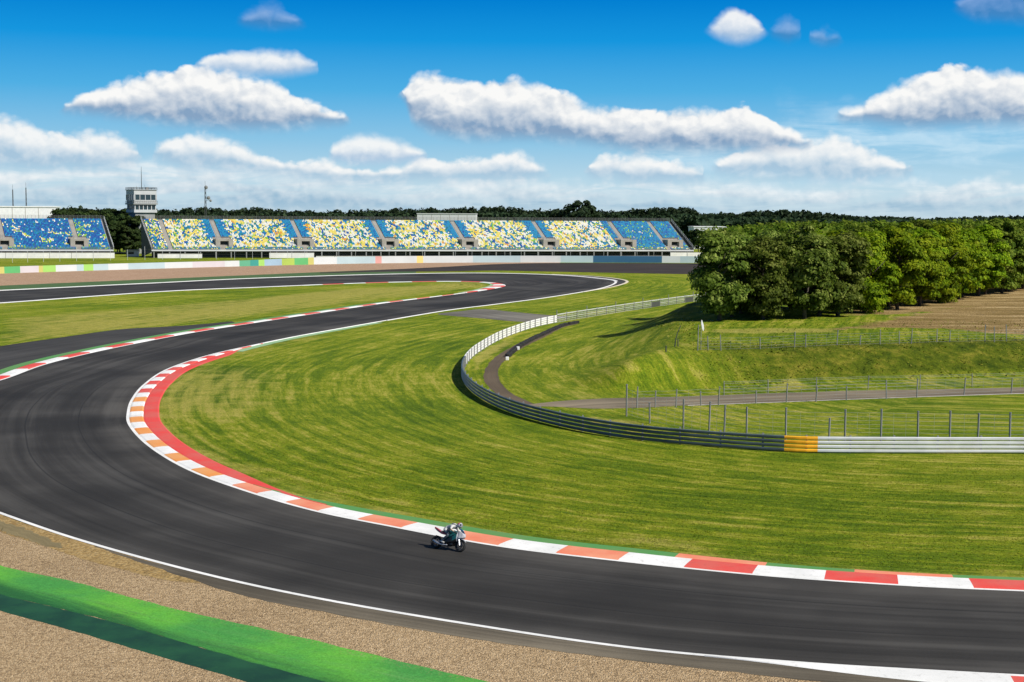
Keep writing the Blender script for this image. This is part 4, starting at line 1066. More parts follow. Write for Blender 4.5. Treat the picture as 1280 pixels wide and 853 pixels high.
front = [(28.2, 196.5), (34.5, 198.5), (40.5, 201.5), (47, 207.5), (53.3, 215.5), (59.7, 224.5), (66, 234), (72.5, 243.5), (79, 253.5), (86, 264), (93, 275), (100.5, 287), (108, 300), (116, 313), (124, 327)]
ords = ['first', 'second', 'third', 'fourth', 'fifth', 'sixth', 'seventh', 'eighth', 'ninth', 'tenth', 'eleventh', 'twelfth', 'thirteenth', 'fourteenth', 'fifteenth']
rt = random.Random(5)
for i, (x, y) in enumerate(front):
    pr, look = (pr_ol, 'dark olive') if i < 4 else (pr_br, 'bright green') if i < 10 else (pr_md, 'mid green')
    lb = f'{look} leafy tree, {ords[i]} from the left in the front row of the grove' if i else 'dark olive leafy tree at the left end of the grove, its shadow on the grass'
    plant(pr[i % 3], x + rt.uniform(-.6, .6), y + rt.uniform(-.6, .6), hz(x, y) - .05, rt.uniform(.93, 1.07), rt.uniform(0, 6.28), lb, 'grove trees, front row')
for row in range(1, 5):
    for i, (x, y) in enumerate(front):
        px_, py_ = x - 1.0 * row + (3.2 if row % 2 else 0) + rt.uniform(-1.8, 1.8), y + (7.0 if row == 1 else 9.0 * row - 1.5) + rt.uniform(-1.6, 1.6)
        if row >= 3 and i % 2: continue
        lim = 29.0 + 0.13 * (py_ - 197)
        if px_ < lim: px_ = lim + rt.uniform(0, 3)
        pr = pr_ol if i < 4 else pr_br if i < 9 and rt.random() < .6 else pr_md
        plant(pr[rt.randrange(3)], px_, py_, hz(px_, py_) - .05, rt.uniform(.88, 1.02), rt.uniform(0, 6.28), 'leafy green tree in the rear rows of the grove, only its crown showing', 'grove trees, rear rows')
# dark trees between and behind the stands
pr_dk = [tree_proto(81 + k, 5.6, 19.0, 2.0, LEAF_DARK, 62, 90, 0.62, (1.3, 2.4), 'dark_tree', 0.35) for k in range(3)]
gap = [(78, 655, 1.10, 'rounded dark tree right of the white hall, showing above the left stand'), (92, 662, 1.05, 'dark tree second right of the white hall, crown above the blue stand'), (104, 650, .98, 'dark tree behind the right corner of the blue stand'),
       (117, 668, 1.08, 'tall dark tree just right of the blue stand'), (129, 648, 1.02, 'dark tree left of the middle in the gap between the stands'), (140, 660, 1.06, 'dark tree in the middle of the gap between the stands'),
       (150, 645, .98, 'dark tree nearest the left foot of the control tower'), (162, 668, 1.04, 'dark tree behind the left face of the control tower'), (171, 642, .90, 'lower dark tree in front of the control tower shaft')]
for i, (px, Y, s, lb) in enumerate(gap): plant(pr_dk[i % 3], at_depth(px, Y), Y, 0, s, i * 1.3, lb, 'dark trees between the stands')
for i, (px, Y, s) in enumerate([(111, 636, .72), (124, 638, .78), (136, 634, .70), (147, 636, .74), (158, 632, .66), (168, 634, .6), (98, 640, .7)]):
    plant(pr_dk[(i + 1) % 3], at_depth(px, Y), Y, 0, s, i * 2.1, 'lower dark tree filling the front of the gap between the stands', 'low dark trees in the gap')
pr_big = tree_proto(97, 12.5, 28.5, 4.0, LEAF_FAR, 46, 70, 1.25, (2.4, 4.0), 'large_tree', 0.8)
plant(pr_big, at_depth(723, 1000), 1000, 0, 1.0, 0.4, 'big dark round tree standing above the treeline over the grandstand')
plant(pr_big, at_depth(700, 1010), 1010, 0, 0.80, 2.4, 'smaller rounded dark tree left of the big one above the grandstand')
for i, (px, Y, s, lb) in enumerate([(864, 755, .60, 'small dark tree tucked against the right end wall of the grandstand'), (872, 730, .62, 'low green tree beside the right end of the grandstand'), (886, 705, .60, 'green tree below the white shed at the grandstand end'), (900, 690, .66, 'green tree between the white shed and the grove'), (915, 720, .72, 'green tree behind the left top of the grove'), (938, 740, .70, 'green tree just above the left crowns of the grove')]):
    plant(pr_dk[i % 3], at_depth(px, Y), Y, 0, s, i * 1.7, lb, 'trees beyond the grandstand end')
# far woods: read as masses
def wood(name, label, rows, mat, per=210, size=1.5, seed=5):
    rng = np.random.default_rng(seed); VV = []; FF = []; n = 0
    for px, Y, zt, r in rows:
        x = at_depth(px, Y); lumps = 9
        for k in range(lumps):
            d = rng.normal(0, 1, 3); d /= np.linalg.norm(d)
            c = np.array((x, Y, zt - r * .95)) + d * (r * .62, r * .62, r * .62)
            q = rng.normal(0, 1, (per // lumps, 3)); q /= np.linalg.norm(q, axis=1)[:, None]
            rr = r * .48 * rng.uniform(.6, 1.05, (len(q), 1))
            V, F = leaves(c + q * rr, q + (0, 0, .4), size, rng, .7); VV.append(V); FF.append(F + n); n += len(V)
        q = rng.uniform(-1, 1, (40, 3)) * (r * 1.1, r * .6, zt * .42) + (x, Y, zt * .36)     # dense understorey down to the ground
        V, F = leaves(q, np.tile((0, -1.0, .3), (40, 1)), size * 2.2, rng, .6); VV.append(V); FF.append(F + n); n += len(V)
    o = mesh_np(name, np.concatenate(VV), np.concatenate(FF), mat); tag(o, label, 'wood', kind='stuff'); return o
rw = random.Random(9)
def z_of(y, Y, px): return 17 + ((272 + (px - 640) * math.tan(ROLL)) - y) / FPX * Y
def edge_rows(profile, Y0, Y1, step_px, r):
    xs, ys = zip(*profile); out = []; px = xs[0]
    while px < xs[-1]:
        Y = rw.uniform(Y0, Y1); rr = r * rw.uniform(.75, 1.25)
        y = float(np.interp(px, xs, ys)) + rw.uniform(-1.0, 2.2)
        out.append((px, Y, z_of(y, Y, px), rr)); px += step_px * rw.uniform(.6, 1.3)
    return out
wood('far_wood', 'long dark line of distant woodland behind the grandstands', edge_rows([(60, 263), (90, 259.5), (130, 262), (165, 261), (205, 263), (240, 261), (260, 260), (290, 263), (310, 260), (345, 262), (400, 264), (430, 264.5), (480, 263), (500, 260), (540, 261), (600, 259.5), (640, 259.5), (660, 262), (700, 263), (760, 264), (800, 262), (830, 259.5), (868, 261), (876, 268)], 1150, 1300, 3.6, 7.0), LEAF_FAR, seed=3)
wood('far_wood', 'same-height belt of woodland just in front of the distant tree line', edge_rows([(60, 267), (300, 267), (500, 266), (868, 268)], 1020, 1100, 4.4, 6.5), LEAF_FAR, seed=4)
hill_top = [(864, 269), (880, 267), (890, 266), (910, 267), (930, 268), (940, 264), (960, 263.5), (985, 264), (1010, 265), (1030, 267), (1050, 269.5), (1070, 271), (1100, 272.5), (1108, 270.5), (1116, 270), (1124, 272.5), (1150, 273.5), (1180, 273), (1200, 272.5), (1225, 271.5), (1250, 270.5), (1300, 270), (1380, 271)]
wood('hill_wood', 'dark wooded ridge on the horizon above the right-hand grove', edge_rows(hill_top, 2000, 2300, 2.4, 9.0), LEAF_FAR, per=150, size=2.8, seed=6)
wood('hill_wood', 'lower slope of dark woodland below the horizon ridge', edge_rows([(864, 275), (950, 272), (1050, 275), (1380, 276)], 1700, 1850, 3.4, 9.5), LEAF_FAR, per=150, size=2.6, seed=7)
wood('mid_wood', 'green woodland rolling away behind the grove', edge_rows([(900, 284), (940, 280), (1000, 279), (1060, 277), (1100, 277.5), (1160, 277), (1280, 275.5), (1400, 275)], 520, 640, 5.5, 5.0), LEAF_MID, per=260, size=0.85, seed=8)
wood('mid_wood', 'paler broken belt of trees between the grove and the ridge', edge_rows([(950, 278), (1050, 276), (1150, 276), (1400, 274.5)], 800, 960, 5.0, 6.5), LEAF_MID, per=230, size=1.1, seed=12)
# rising ground under the ridge
hv = []; hf = []
xs = np.linspace(at_depth(780, 1900), at_depth(1700, 1900), 40)
for i, x in enumerate(xs):
    k = smoothstep(0, 6, i) * 1.0
    for y, z in ((1350, -1.0), (1600, 5 * k), (1900, 8 * k), (2250, 11 * k + 1.5 * math.sin(i * .5)), (3200, -2.0)): hv.append((x + (y - 1900) * (x / 1900), y, z))
hf = [(i * 5 + j, (i + 1) * 5 + j, (i + 1) * 5 + j + 1, i * 5 + j + 1) for i in range(39) for j in range(4)]
o = mesh_np('hills', np.array(hv), np.array(hf), plain('hill_grass', (0.10, 0.14, 0.05), 0.95, var=0.3, scale=0.01), smooth=True); o['kind'] = 'structure'
# short turf standing on the near infield: grain and self-shadow for the mown grass
rng = np.random.default_rng(31)
Q = np.stack((rng.uniform(-34, 52, 420000), rng.uniform(66, 128, 420000)), 1)
px_ = 640 + FPX * Q[:, 0] / Q[:, 1]
Q = Q[(px_ < 1400) & (rng.random(len(Q)) < np.clip((92 / Q[:, 1]) ** 2, 0.25, 1) * smoothstep(128, 84, Q[:, 1]))]
near_edge = np.vstack((E1[17 * NS:], [(60, 68), (120, 110)], rail_c[:i_wh + 1], [(-10, 175)]))
Q = Q[inside(Q, near_edge)]
td, ta = seg_dist(Q, edges[0]); Q = Q[td > 3.4]; ta = ta[td > 3.4]; td = td[td > 3.4]
n = len(Q)
V, F = leaves(np.stack((Q[:, 0], Q[:, 1], np.full(n, 0.012)), 1), np.stack((rng.normal(0, .45, n), rng.normal(0, .45, n), np.ones(n)), 1), 0.036, rng, .2)
TURF = grass_mat('turf', True)
o = mesh_np('turf_grass', V, F, TURF); tag(o, 'short mown grass blades of the infield beside the near kerb', 'grass', kind='stuff')
me = o.data
tdry = np.maximum(0.55 * smoothstep(9, 1.0, td), 0.62 * smoothstep(26, 4, td) * smoothstep(105, 130, Q[:, 1]) * smoothstep(5, -10, Q[:, 0]))
for nm, arr in (('dry', tdry), ('dirt', td * 0), ('rough', td * 0)):
    a = me.attributes.new(nm, 'FLOAT', 'POINT'); a.data.foreach_set('value', np.repeat(arr, 4).astype(np.float32))
uv = me.uv_layers.new(name='flow'); vi = np.empty(len(me.loops), np.int32); me.loops.foreach_get('vertex_index', vi)
uv.data.foreach_set('uv', np.repeat(np.stack((td, ta), 1), 4, axis=0)[vi].astype(np.float32).ravel())
# rough grass standing on the bank and round the fences
rng = np.random.default_rng(77); n = 52000
X = rng.uniform(4, 112, n); Y = rng.uniform(112, 200, n); Q = np.stack((X, Y), 1)
h_, s_, w_ = height(Q)
px_ = 640 + FPX * X / Y
keep = (s_ > -0.5) & (s_ < w_ + 3.5) & (px_ < 1330)
keep |= (s_ > 0) & (rng.random(n) < .22) & (px_ < 1330)
keep &= (Q[:, 0] > 18 + 6 * rng.random(n))
keep &= rng.random(n) < 0.35 + 0.65 * np.array([mnoise.noise((a * .25, b * .25, 0)) > -0.1 for a, b in Q])
Q = Q[keep]; h_ = h_[keep]; n = len(Q)
C = np.stack((Q[:, 0], Q[:, 1], h_ + .06), 1)
Nn = np.stack((rng.normal(0, 1, n), rng.normal(0, 1, n), np.full(n, 2.0)), 1)
V, F = leaves(C, Nn, 0.11, rng, .3)
def tuft_mat():
    m, t, b = newmat('rank_grass')
    rn = t.node('ShaderNodeNewGeometry').outputs['Random Per Island']; co = t.node('ShaderNodeTexCoord').outputs['Object']
    f = t.m('ADD', t.m('MULTIPLY', rn, 0.45), t.m('MULTIPLY', t.noise(co, 0.4, 4, .65), .65))
    t.set(b.inputs['Base Color'], t.ramp(f, [(.25, (0.045, 0.075, 0.004)), (.5, (0.105, 0.132, 0.008)), (.7, (0.20, 0.195, 0.024)), (.9, (0.36, 0.31, 0.10))]))
    b.inputs['Roughness'].default_value = .8; b.inputs['Specular IOR Level'].default_value = 0.1; return m
o = mesh_np('rank_grass', V, F, tuft_mat()); tag(o, 'rough uncut grass growing on the bank below the grove', 'grass', kind='stuff')

# ------------------------------------------------------------------ motorcycle and rider
BR = np.array(gp(546, 686.5)); BF = np.array(gp(572, 690.5))
head = math.atan2(*(BF - BR)[::-1])
mid = (BR + BF) / 2
LEAN = R(-20)                                   # banked towards the kerb on its left
B_BLACK = plain('bike_black', (0.012, 0.013, 0.016), 0.35, var=0.2, scale=8)
B_TEAL = plain('bike_teal_paint', (0.007, 0.075, 0.075), 0.25, var=0.06, coat=0.6)
B_WHITE = plain('bike_white_paint', (0.42, 0.42, 0.44), 0.25, var=0.05, coat=0.6)
B_RED = plain('bike_crimson_paint', (0.42, 0.012, 0.030), 0.25, var=0.08, coat=0.6)
B_METAL = plain('bike_metal', (0.55, 0.56, 0.58), 0.3, 0.8, var=0.1)
B_GLASS = plain('smoked_screen', (0.02, 0.03, 0.04), 0.1, var=0.0, spec=0.8)
bike = empty('motorcycle', (float(mid[0]), float(mid[1]), 0.028)); bike.rotation_euler = (LEAN, 0, head); bike.scale = (1.06, 1.06, 1.06)
tag(bike, 'racing motorcycle with pale nose, teal side and crimson tail beside the near kerb', 'motorcycle')
WR = 0.305
for x, w_ in ((-0.70, 0.10), (0.71, 0.065)):
    wh_ = MB().lathe([(0.185, -.012), (0.185, .012), (0.205, w_ * .7), (0.215, w_ * .7), (0.215, -w_ * .7), (0.205, -w_ * .7)], (0, 0, 0), 'y', 20)
    for k in range(5):
        q = k * 2 * math.pi / 5; wh_.tube([(0.05 * math.cos(q), 0, 0.05 * math.sin(q)), (0.225 * math.cos(q), 0, 0.225 * math.sin(q))], 0.016, 5)
    wheel = empty('wheel', (x, 0, WR)); wheel.parent = bike
    wh_.lathe([(0.0, -.05), (0.06, -.05), (0.06, .05), (0.0, .05)], (0, 0, 0), 'y', 10)
    wh_.build('rim', B_BLACK, wheel)
    MB().lathe([(0.216, -w_ * .9), (0.262, -w_ * 1.05), (0.294, -w_ * .7), (WR, 0), (0.294, w_ * .7), (0.262, w_ * 1.05), (0.216, w_ * .9)], (0, 0, 0), 'y', 24).build('tyre', RUBBER, wheel, smooth=True)
    MB().lathe([(0.125, -.052), (0.16, -.052), (0.16, -.058), (0.125, -.058)], (0, -.03, 0), 'y', 16).build('brake_disc', B_BLACK, wheel)
MB().tube([(-0.70, -.12, WR), (-0.30, -.10, .40), (-0.12, -.07, .44)], [.03, .04, .05], 6).tube([(-0.70, .12, WR), (-0.30, .10, .40), (-0.12, .07, .44)], [.03, .04, .05], 6).build('swing_arm', B_METAL, bike)
MB().tube([(0.71, -.10, WR), (0.62, -.10, .58), (0.53, -.10, .86)], [.03, .034, .03], 7).tube([(0.71, .10, WR), (0.62, .10, .58), (0.53, .10, .86)], [.03, .034, .03], 7).box(.48, .6, -.14, .14, .80, .86).build('front_fork', B_METAL, bike)
MB().prism([(-.18, .26), (.30, .24), (.36, .42), (.30, .60), (-.15, .62), (-.26, .45)], -.17, .17).build('engine', B_BLACK, bike, bevel=.03)
MB().loft([[(.52, -.0, .95), (.52, -.02, .9), (.52, 0, .86), (.52, .02, .9)], [(.30, 0, .98), (.30, -.16, .92), (.30, 0, .80), (.30, .16, .92)], [(.05, 0, 1.0), (.05, -.17, .90), (.05, 0, .74), (.05, .17, .90)], [(-.20, 0, .86), (-.20, -.11, .82), (-.20, 0, .72), (-.20, .11, .82)]]).build('fuel_tank', B_TEAL, bike, smooth=True)
for s in (-1, 1):                               # side fairings curve out and down to the belly
    f_ = MB(); rings = []
    for x, zt, zb, w_ in ((.66, .88, .60, .11), (.50, .93, .46, .20), (.30, .86, .28, .235), (.05, .74, .19, .235), (-.18, .62, .18, .20), (-.32, .48, .22, .14)):
        rings.append([(x, s * w_ * .75, zt), (x, s * w_, zt * .62 + zb * .38), (x, s * w_ * .95, zt * .3 + zb * .7), (x, s * w_ * .55, zb), (x, s * (w_ * .55 - .03), zb + .02), (x, s * (w_ * .9 - .04), zt * .3 + zb * .7), (x, s * (w_ - .04), zt * .62 + zb * .38), (x, s * (w_ * .75 - .03), zt)])
    f_.loft(rings); o = f_.build('side_fairing', [B_TEAL, B_BLACK, B_WHITE], bike, smooth=True)
    for pl in o.data.polygons:
        c_ = pl.center; pl.material_index = 2 if c_.x > .52 else (1 if c_.z < .56 else 0)
MB().loft([[(.90, -.03, .74), (.90, .03, .74), (.89, .03, .71), (.89, -.03, .71)], [(.80, -.13, .88), (.80, .13, .88), (.78, .13, .66), (.78, -.13, .66)], [(.62, -.17, .98), (.62, .17, .98), (.62, .18, .62), (.62, -.18, .62)], [(.50, -.15, .96), (.50, .15, .96), (.50, .17, .70), (.50, -.17, .70)]]).build('nose_fairing', B_WHITE, bike, bevel=.02)
MB().loft([[(.78, -.10, .89), (.78, .10, .89), (.77, .10, .87), (.77, -.10, .87)], [(.66, -.12, 1.02), (.66, .12, 1.02), (.64, .12, 1.0), (.64, -.12, 1.0)], [(.50, -.10, 1.12), (.50, .10, 1.12), (.49, .10, 1.10), (.49, -.10, 1.10)]]).build('windscreen', B_GLASS, bike)
MB().loft([[(.98, 0, .50), (.98, .05, .49), (.98, 0, .48), (.98, -.05, .49)], [(.85, 0, .63), (.85, .08, .58), (.85, 0, .60), (.85, -.08, .58)], [(.66, 0, .66), (.66, .085, .60), (.66, 0, .63), (.66, -.085, .60)], [(.50, 0, .58), (.50, .07, .53), (.50, 0, .55), (.50, -.07, .53)]]).build('front_mudguard', B_WHITE, bike, smooth=True)
MB().loft([[(-.12, -.12, .80), (-.12, .12, .80), (-.12, .12, .70), (-.12, -.12, .70)], [(-.45, -.14, .84), (-.45, .14, .84), (-.45, .12, .72), (-.45, -.12, .72)], [(-.72, -.11, .96), (-.72, .11, .96), (-.72, .09, .82), (-.72, -.09, .82)], [(-.95, -.05, 1.03), (-.95, .05, 1.03), (-.95, .04, .95), (-.95, -.04, .95)]]).build('tail_cowl', B_RED, bike, bevel=.02)
MB().box(-.46, -.10, -.12, .12, .845, .885).build('saddle', RUBBER, bike, bevel=.02)
MB().tube([(.05, -.13, .24), (-.30, -.18, .22), (-.50, -.19, .26), (-.78, -.19, .36)], [.035, .04, .065, .06], 8).build('exhaust', B_METAL, bike, smooth=True)
MB().tube([(.52, -.11, .86), (.44, -.30, .84)], .016, 6).tube([(.52, .11, .86), (.44, .30, .84)], .016, 6).build('handlebar', B_BLACK, bike)
MB().loft([[(-.95, -.06, .42), (-.95, .06, .42), (-.95, .05, .41), (-.95, -.05, .41)], [(-.74, -.10, .63), (-.74, .10, .63), (-.74, .09, .61), (-.74, -.09, .61)], [(-.50, -.09, .60), (-.50, .09, .60), (-.50, .08, .58), (-.50, -.08, .58)]]).build('rear_mudguard', B_BLACK, bike)

# rider: one skinned body folded over the tank
S_WHITE = plain('leather_white', (0.48, 0.48, 0.47), 0.45, var=0.12, scale=6)
S_GREY = plain('leather_slate', (0.10, 0.12, 0.14), 0.45, var=0.2, scale=6)
S_BLACK = plain('leather_black', (0.02, 0.02, 0.022), 0.45, var=0.2, scale=6)
S_TAN = plain('leather_tan', (0.50, 0.38, 0.26), 0.5, var=0.15, scale=6)
J = {}; Ed = []; Rd = {}
def j(n, p, r, par=None):
    J[n] = p; Rd[n] = r
    if par: Ed.append((par, n))
j('pelvis', (-.32, 0, .99), (.165, .135)); j('waist', (-.17, .01, 1.10), (.15, .115), 'pelvis'); j('chest', (.06, .02, 1.17), (.185, .13), 'waist'); j('neckb', (.21, .025, 1.19), (.09, .085), 'chest'); j('neck', (.30, .03, 1.21), (.065, .065), 'neckb'); j('skull', (.39, .03, 1.235), (.085, .085), 'neck')
for s, nm in ((-1, 'r'), (1, 'l')):
    j('sh' + nm, (.14, .20 * s + .02, 1.15), (.078, .078), 'chest'); j('el' + nm, (.21, .38 * s, 1.0), (.052, .052), 'sh' + nm); j('wr' + nm, (.42, .33 * s, .885), (.038, .038), 'el' + nm); j('hd' + nm, (.465, .285 * s, .86), (.042, .035), 'wr' + nm)
    j('hp' + nm, (-.30, .12 * s, .95), (.12, .12), 'pelvis'); j('kn' + nm, (.11, .30 * s, .72), (.075, .075), 'hp' + nm); j('cf' + nm, (-.08, .265 * s, .56), (.070, .066), 'kn' + nm); j('an' + nm, (-.27, .22 * s, .40), (.046, .046), 'cf' + nm); j('he' + nm, (-.30, .21 * s, .345), (.048, .045), 'an' + nm); j('to' + nm, (-.10, .225 * s, .325), (.04, .032), 'he' + nm)
    for k in range(4):                           # four fingers round the grip and a thumb beneath
        yy = (.255 + .024 * k) * s; L = (.030, .034, .032, .026)[k]
        j(f'f{k}a{nm}', (.475, yy, .885), (.011, .011), 'hd' + nm); j(f'f{k}b{nm}', (.475 + L, yy, .875), (.010, .010), f'f{k}a{nm}'); j(f'f{k}c{nm}', (.472 + L * .8, yy, .835), (.009, .009), f'f{k}b{nm}')
    j('tha' + nm, (.435, .262 * s, .835), (.012, .012), 'hd' + nm); j('thb' + nm, (.455, .245 * s, .815), (.010, .010), 'tha' + nm)
names = list(J); idx = {n: i for i, n in enumerate(names)}
me = bpy.data.meshes.new('person'); me.from_pydata([J[n] for n in names], [(idx[a], idx[b]) for a, b in Ed], [])
tmp = bpy.data.objects.new('rider_skeleton', me); COL.objects.link(tmp)
sk = tmp.modifiers.new('skin', 'SKIN'); sk.use_smooth_shade = True
me.skin_vertices.new(name='') if not me.skin_vertices else None
for i, n in enumerate(names):
    sv = me.skin_vertices[0].data[i]; sv.radius = Rd[n]; sv.use_root = (n == 'pelvis')
sb_ = tmp.modifiers.new('sub', 'SUBSURF'); sb_.levels = 1; sb_.render_levels = 1
dg = bpy.context.evaluated_depsgraph_get()
body = bpy.data.meshes.new_from_object(tmp.evaluated_get(dg))
bpy.data.objects.remove(tmp)
body.materials.clear()
rider = link('person', body, [S_WHITE, S_GREY, S_BLACK, S_TAN])
for p in body.polygons:
    c_ = p.center; m_ = 0
    if c_.z < .92 and c_.x < .17: m_ = 1
    if c_.z < .44: m_ = 0
    if c_.x > .40 and c_.z < 1.0: m_ = 2
    if -.25 > c_.x and c_.z > .9: m_ = 1
    if c_.x > .14 and abs(c_.y) > .22 and c_.z > .9 and c_.x < .40: m_ = 3 if c_.z < 1.02 else 0
    p.material_index = m_; p.use_smooth = True
rider.matrix_world = bike.matrix_basis.copy() if False else Matrix.Translation(bike.location) @ bike.rotation_euler.to_matrix().to_4x4() @ Matrix.Scale(1.06, 4)
tag(rider, 'person in white and slate leathers and white-red helmet crouched on the motorcycle', 'person')
hc = (.43, .03, 1.265)
def helm(th, ph, k=1.0): return (hc[0] + .155 * k * math.cos(th) * math.cos(ph), hc[1] + .125 * k * math.sin(ph) * 1.0, hc[2] + .135 * k * math.sin(th) * math.cos(ph))
hm = MB(); NU, NV = 20, 12
for i in range(NU):
    for k in range(NV + 1): hm.v.append(helm(2 * math.pi * i / NU, -math.pi / 2 + math.pi * k / NV))
for i in range(NU):
    for k in range(NV): hm.f.append((i * (NV + 1) + k, ((i + 1) % NU) * (NV + 1) + k, ((i + 1) % NU) * (NV + 1) + k + 1, i * (NV + 1) + k + 1)); hm.mi.append(0)
hel = hm.build('helmet', [B_WHITE, B_RED], rider, smooth=True)
for p in hel.data.polygons:
    a = math.degrees(math.atan2(p.center.z - hc[2], p.center.x - hc[0])) % 360
    if 75 < a < 130: p.material_index = 1
vz = MB(); rr_ = []
for th in (-18, 0, 20, 38):
    rr_.append([helm(R(th), R(ph), 1.03) for ph in (-62, -35, 0, 35, 62)] + [helm(R(th), R(ph), 0.97) for ph in (62, 35, 0, -35, -62)])
vz.loft(rr_).build('visor', B_GLASS, hel, smooth=True)
hb = MB().loft([[(.0, -.06, 1.25), (.0, .10, 1.25), (.0, .06, 1.32), (.0, -.02, 1.32)], [(.16, -.05, 1.27), (.16, .09, 1.27), (.16, .06, 1.33), (.16, -.02, 1.33)], [(.25, -.03, 1.26), (.25, .07, 1.26), (.25, .05, 1.29), (.25, -.01, 1.29)]]).build('back_hump', S_WHITE, rider, smooth=True)

# ------------------------------------------------------------------ light and sky
SUN_EL, SUN_AZ = R(43), R(121)          # azimuth clockwise from +Y
sd_ = Vector((math.sin(SUN_AZ) * math.cos(SUN_EL), math.cos(SUN_AZ) * math.cos(SUN_EL), math.sin(SUN_EL)))
sl_ = bpy.data.lights.new('sun', 'SUN'); sl_.energy = 4.9; sl_.angle = R(0.53); sl_.color = (1.0, 0.95, 0.86)
so = bpy.data.objects.new('sun', sl_); COL.objects.link(so); so.rotation_euler = sd_.to_track_quat('Z', 'Y').to_euler(); so.location = (0, 0, 200)
world = bpy.data.worlds.new('World'); scene.world = world; world.use_nodes = True
t = NT(world.node_tree); bg = world.node_tree.nodes['Background']
SKY_STRENGTH = 0.065
bg.inputs['Strength'].default_value = SKY_STRENGTH
sky = t.node('ShaderNodeTexSky', sky_type='NISHITA', sun_disc=False, sun_elevation=SUN_EL, sun_rotation=SUN_AZ, altitude=200.0, air_density=1.0, dust_density=0.6, ozone_density=2.0)
gen = t.node('ShaderNodeTexCoord').outputs['Generated']
xyz = t.node('ShaderNodeSeparateXYZ', {0: gen}).outputs
az = t.m('ARCTAN2', xyz[0], xyz[1]); el = t.m('ARCSINE', xyz[2])
AZ0, AZS, ELS = -0.45, 0.90, 0.17
u = t.m('DIVIDE', t.m('SUBTRACT', az, AZ0), AZS)
v = t.m('MULTIPLY', el, FPX)                                        # elevation in units of 1/1800 rad
def skyuv(px, py):
    d = ray(px, py); return ((math.atan2(d[0], d[1]) - AZ0) / AZS, math.asin(d[2]) * FPX)
def curve(pts, lo, hi):
    """a profile over azimuth -> elevation units"""
    nd = t.n.new('ShaderNodeFloatCurve'); c = nd.mapping.curves[0]
    pts = sorted(pts)
    Q = [(p[0], (p[1] - lo) / (hi - lo)) for p in pts]
    c.points[0].location = Q[0]; c.points[1].location = Q[-1]
    for q in Q[1:-1]: c.points.new(*q)
    for p in c.points: p.handle_type = 'VECTOR'
    nd.mapping.update(); t.set(nd.inputs['Value'], u)
    return t.m('ADD', t.m('MULTIPLY', nd.outputs[0], hi - lo), lo)
# shared billow noise, read again a little nearer the sun for the modelling of the lumps
pv = t.node('ShaderNodeCombineXYZ', {0: t.m('MULTIPLY', az, FPX), 1: t.m('MULTIPLY', v, 1.25), 2: 0.0}).outputs[0]
def billow(vec, sc):
    n = t.noise(vec, 1 / (46 * sc), 7, 0.60, 0.15)
    w = t.node('ShaderNodeTexVoronoi', {'Scale': 1 / (24 * sc), 'Randomness': 1.0}, feature='F1'); t.l.new(vec, w.inputs['Vector'])
    w2 = t.node('ShaderNodeTexVoronoi', {'Scale': 1 / (9.5 * sc), 'Randomness': 1.0}, feature='F1'); t.l.new(vec, w2.inputs['Vector'])
    q = t.m('ADD', t.m('MULTIPLY', t.m('SUBTRACT', 0.55, w.outputs['Distance']), 0.42), t.m('MULTIPLY', t.m('SUBTRACT', 0.55, w2.outputs['Distance']), 0.20))
    return t.m('ADD', t.m('MULTIPLY', t.m('SUBTRACT', n, 0.5), 1.15), q)
warp = t.node('ShaderNodeTexNoise', {'Scale': 1 / 30.0, 'Detail': 3.0}); t.l.new(pv, warp.inputs['Vector'])
wv = t.node('ShaderNodeVectorMath', {0: warp.outputs['Color'], 1: (0.5, 0.5, 0.5)}, operation='SUBTRACT').outputs[0]
wv = t.node('ShaderNodeVectorMath', {0: wv, 'Scale': 14.0}, operation='SCALE').outputs[0]
pw = t.node('ShaderNodeVectorMath', {0: pv, 1: wv}, operation='ADD').outputs[0]
ps = t.node('ShaderNodeVectorMath', {0: pw, 1: (5.0, 9.0, 0)}, operation='ADD').outputs[0]
b1 = billow(pw, 1.0); b2 = billow(ps, 1.0)
relief = t.m('SUBTRACT', b1, b2)
lowf = t.noise(pv, 1 / 70.0, 4, 0.55)
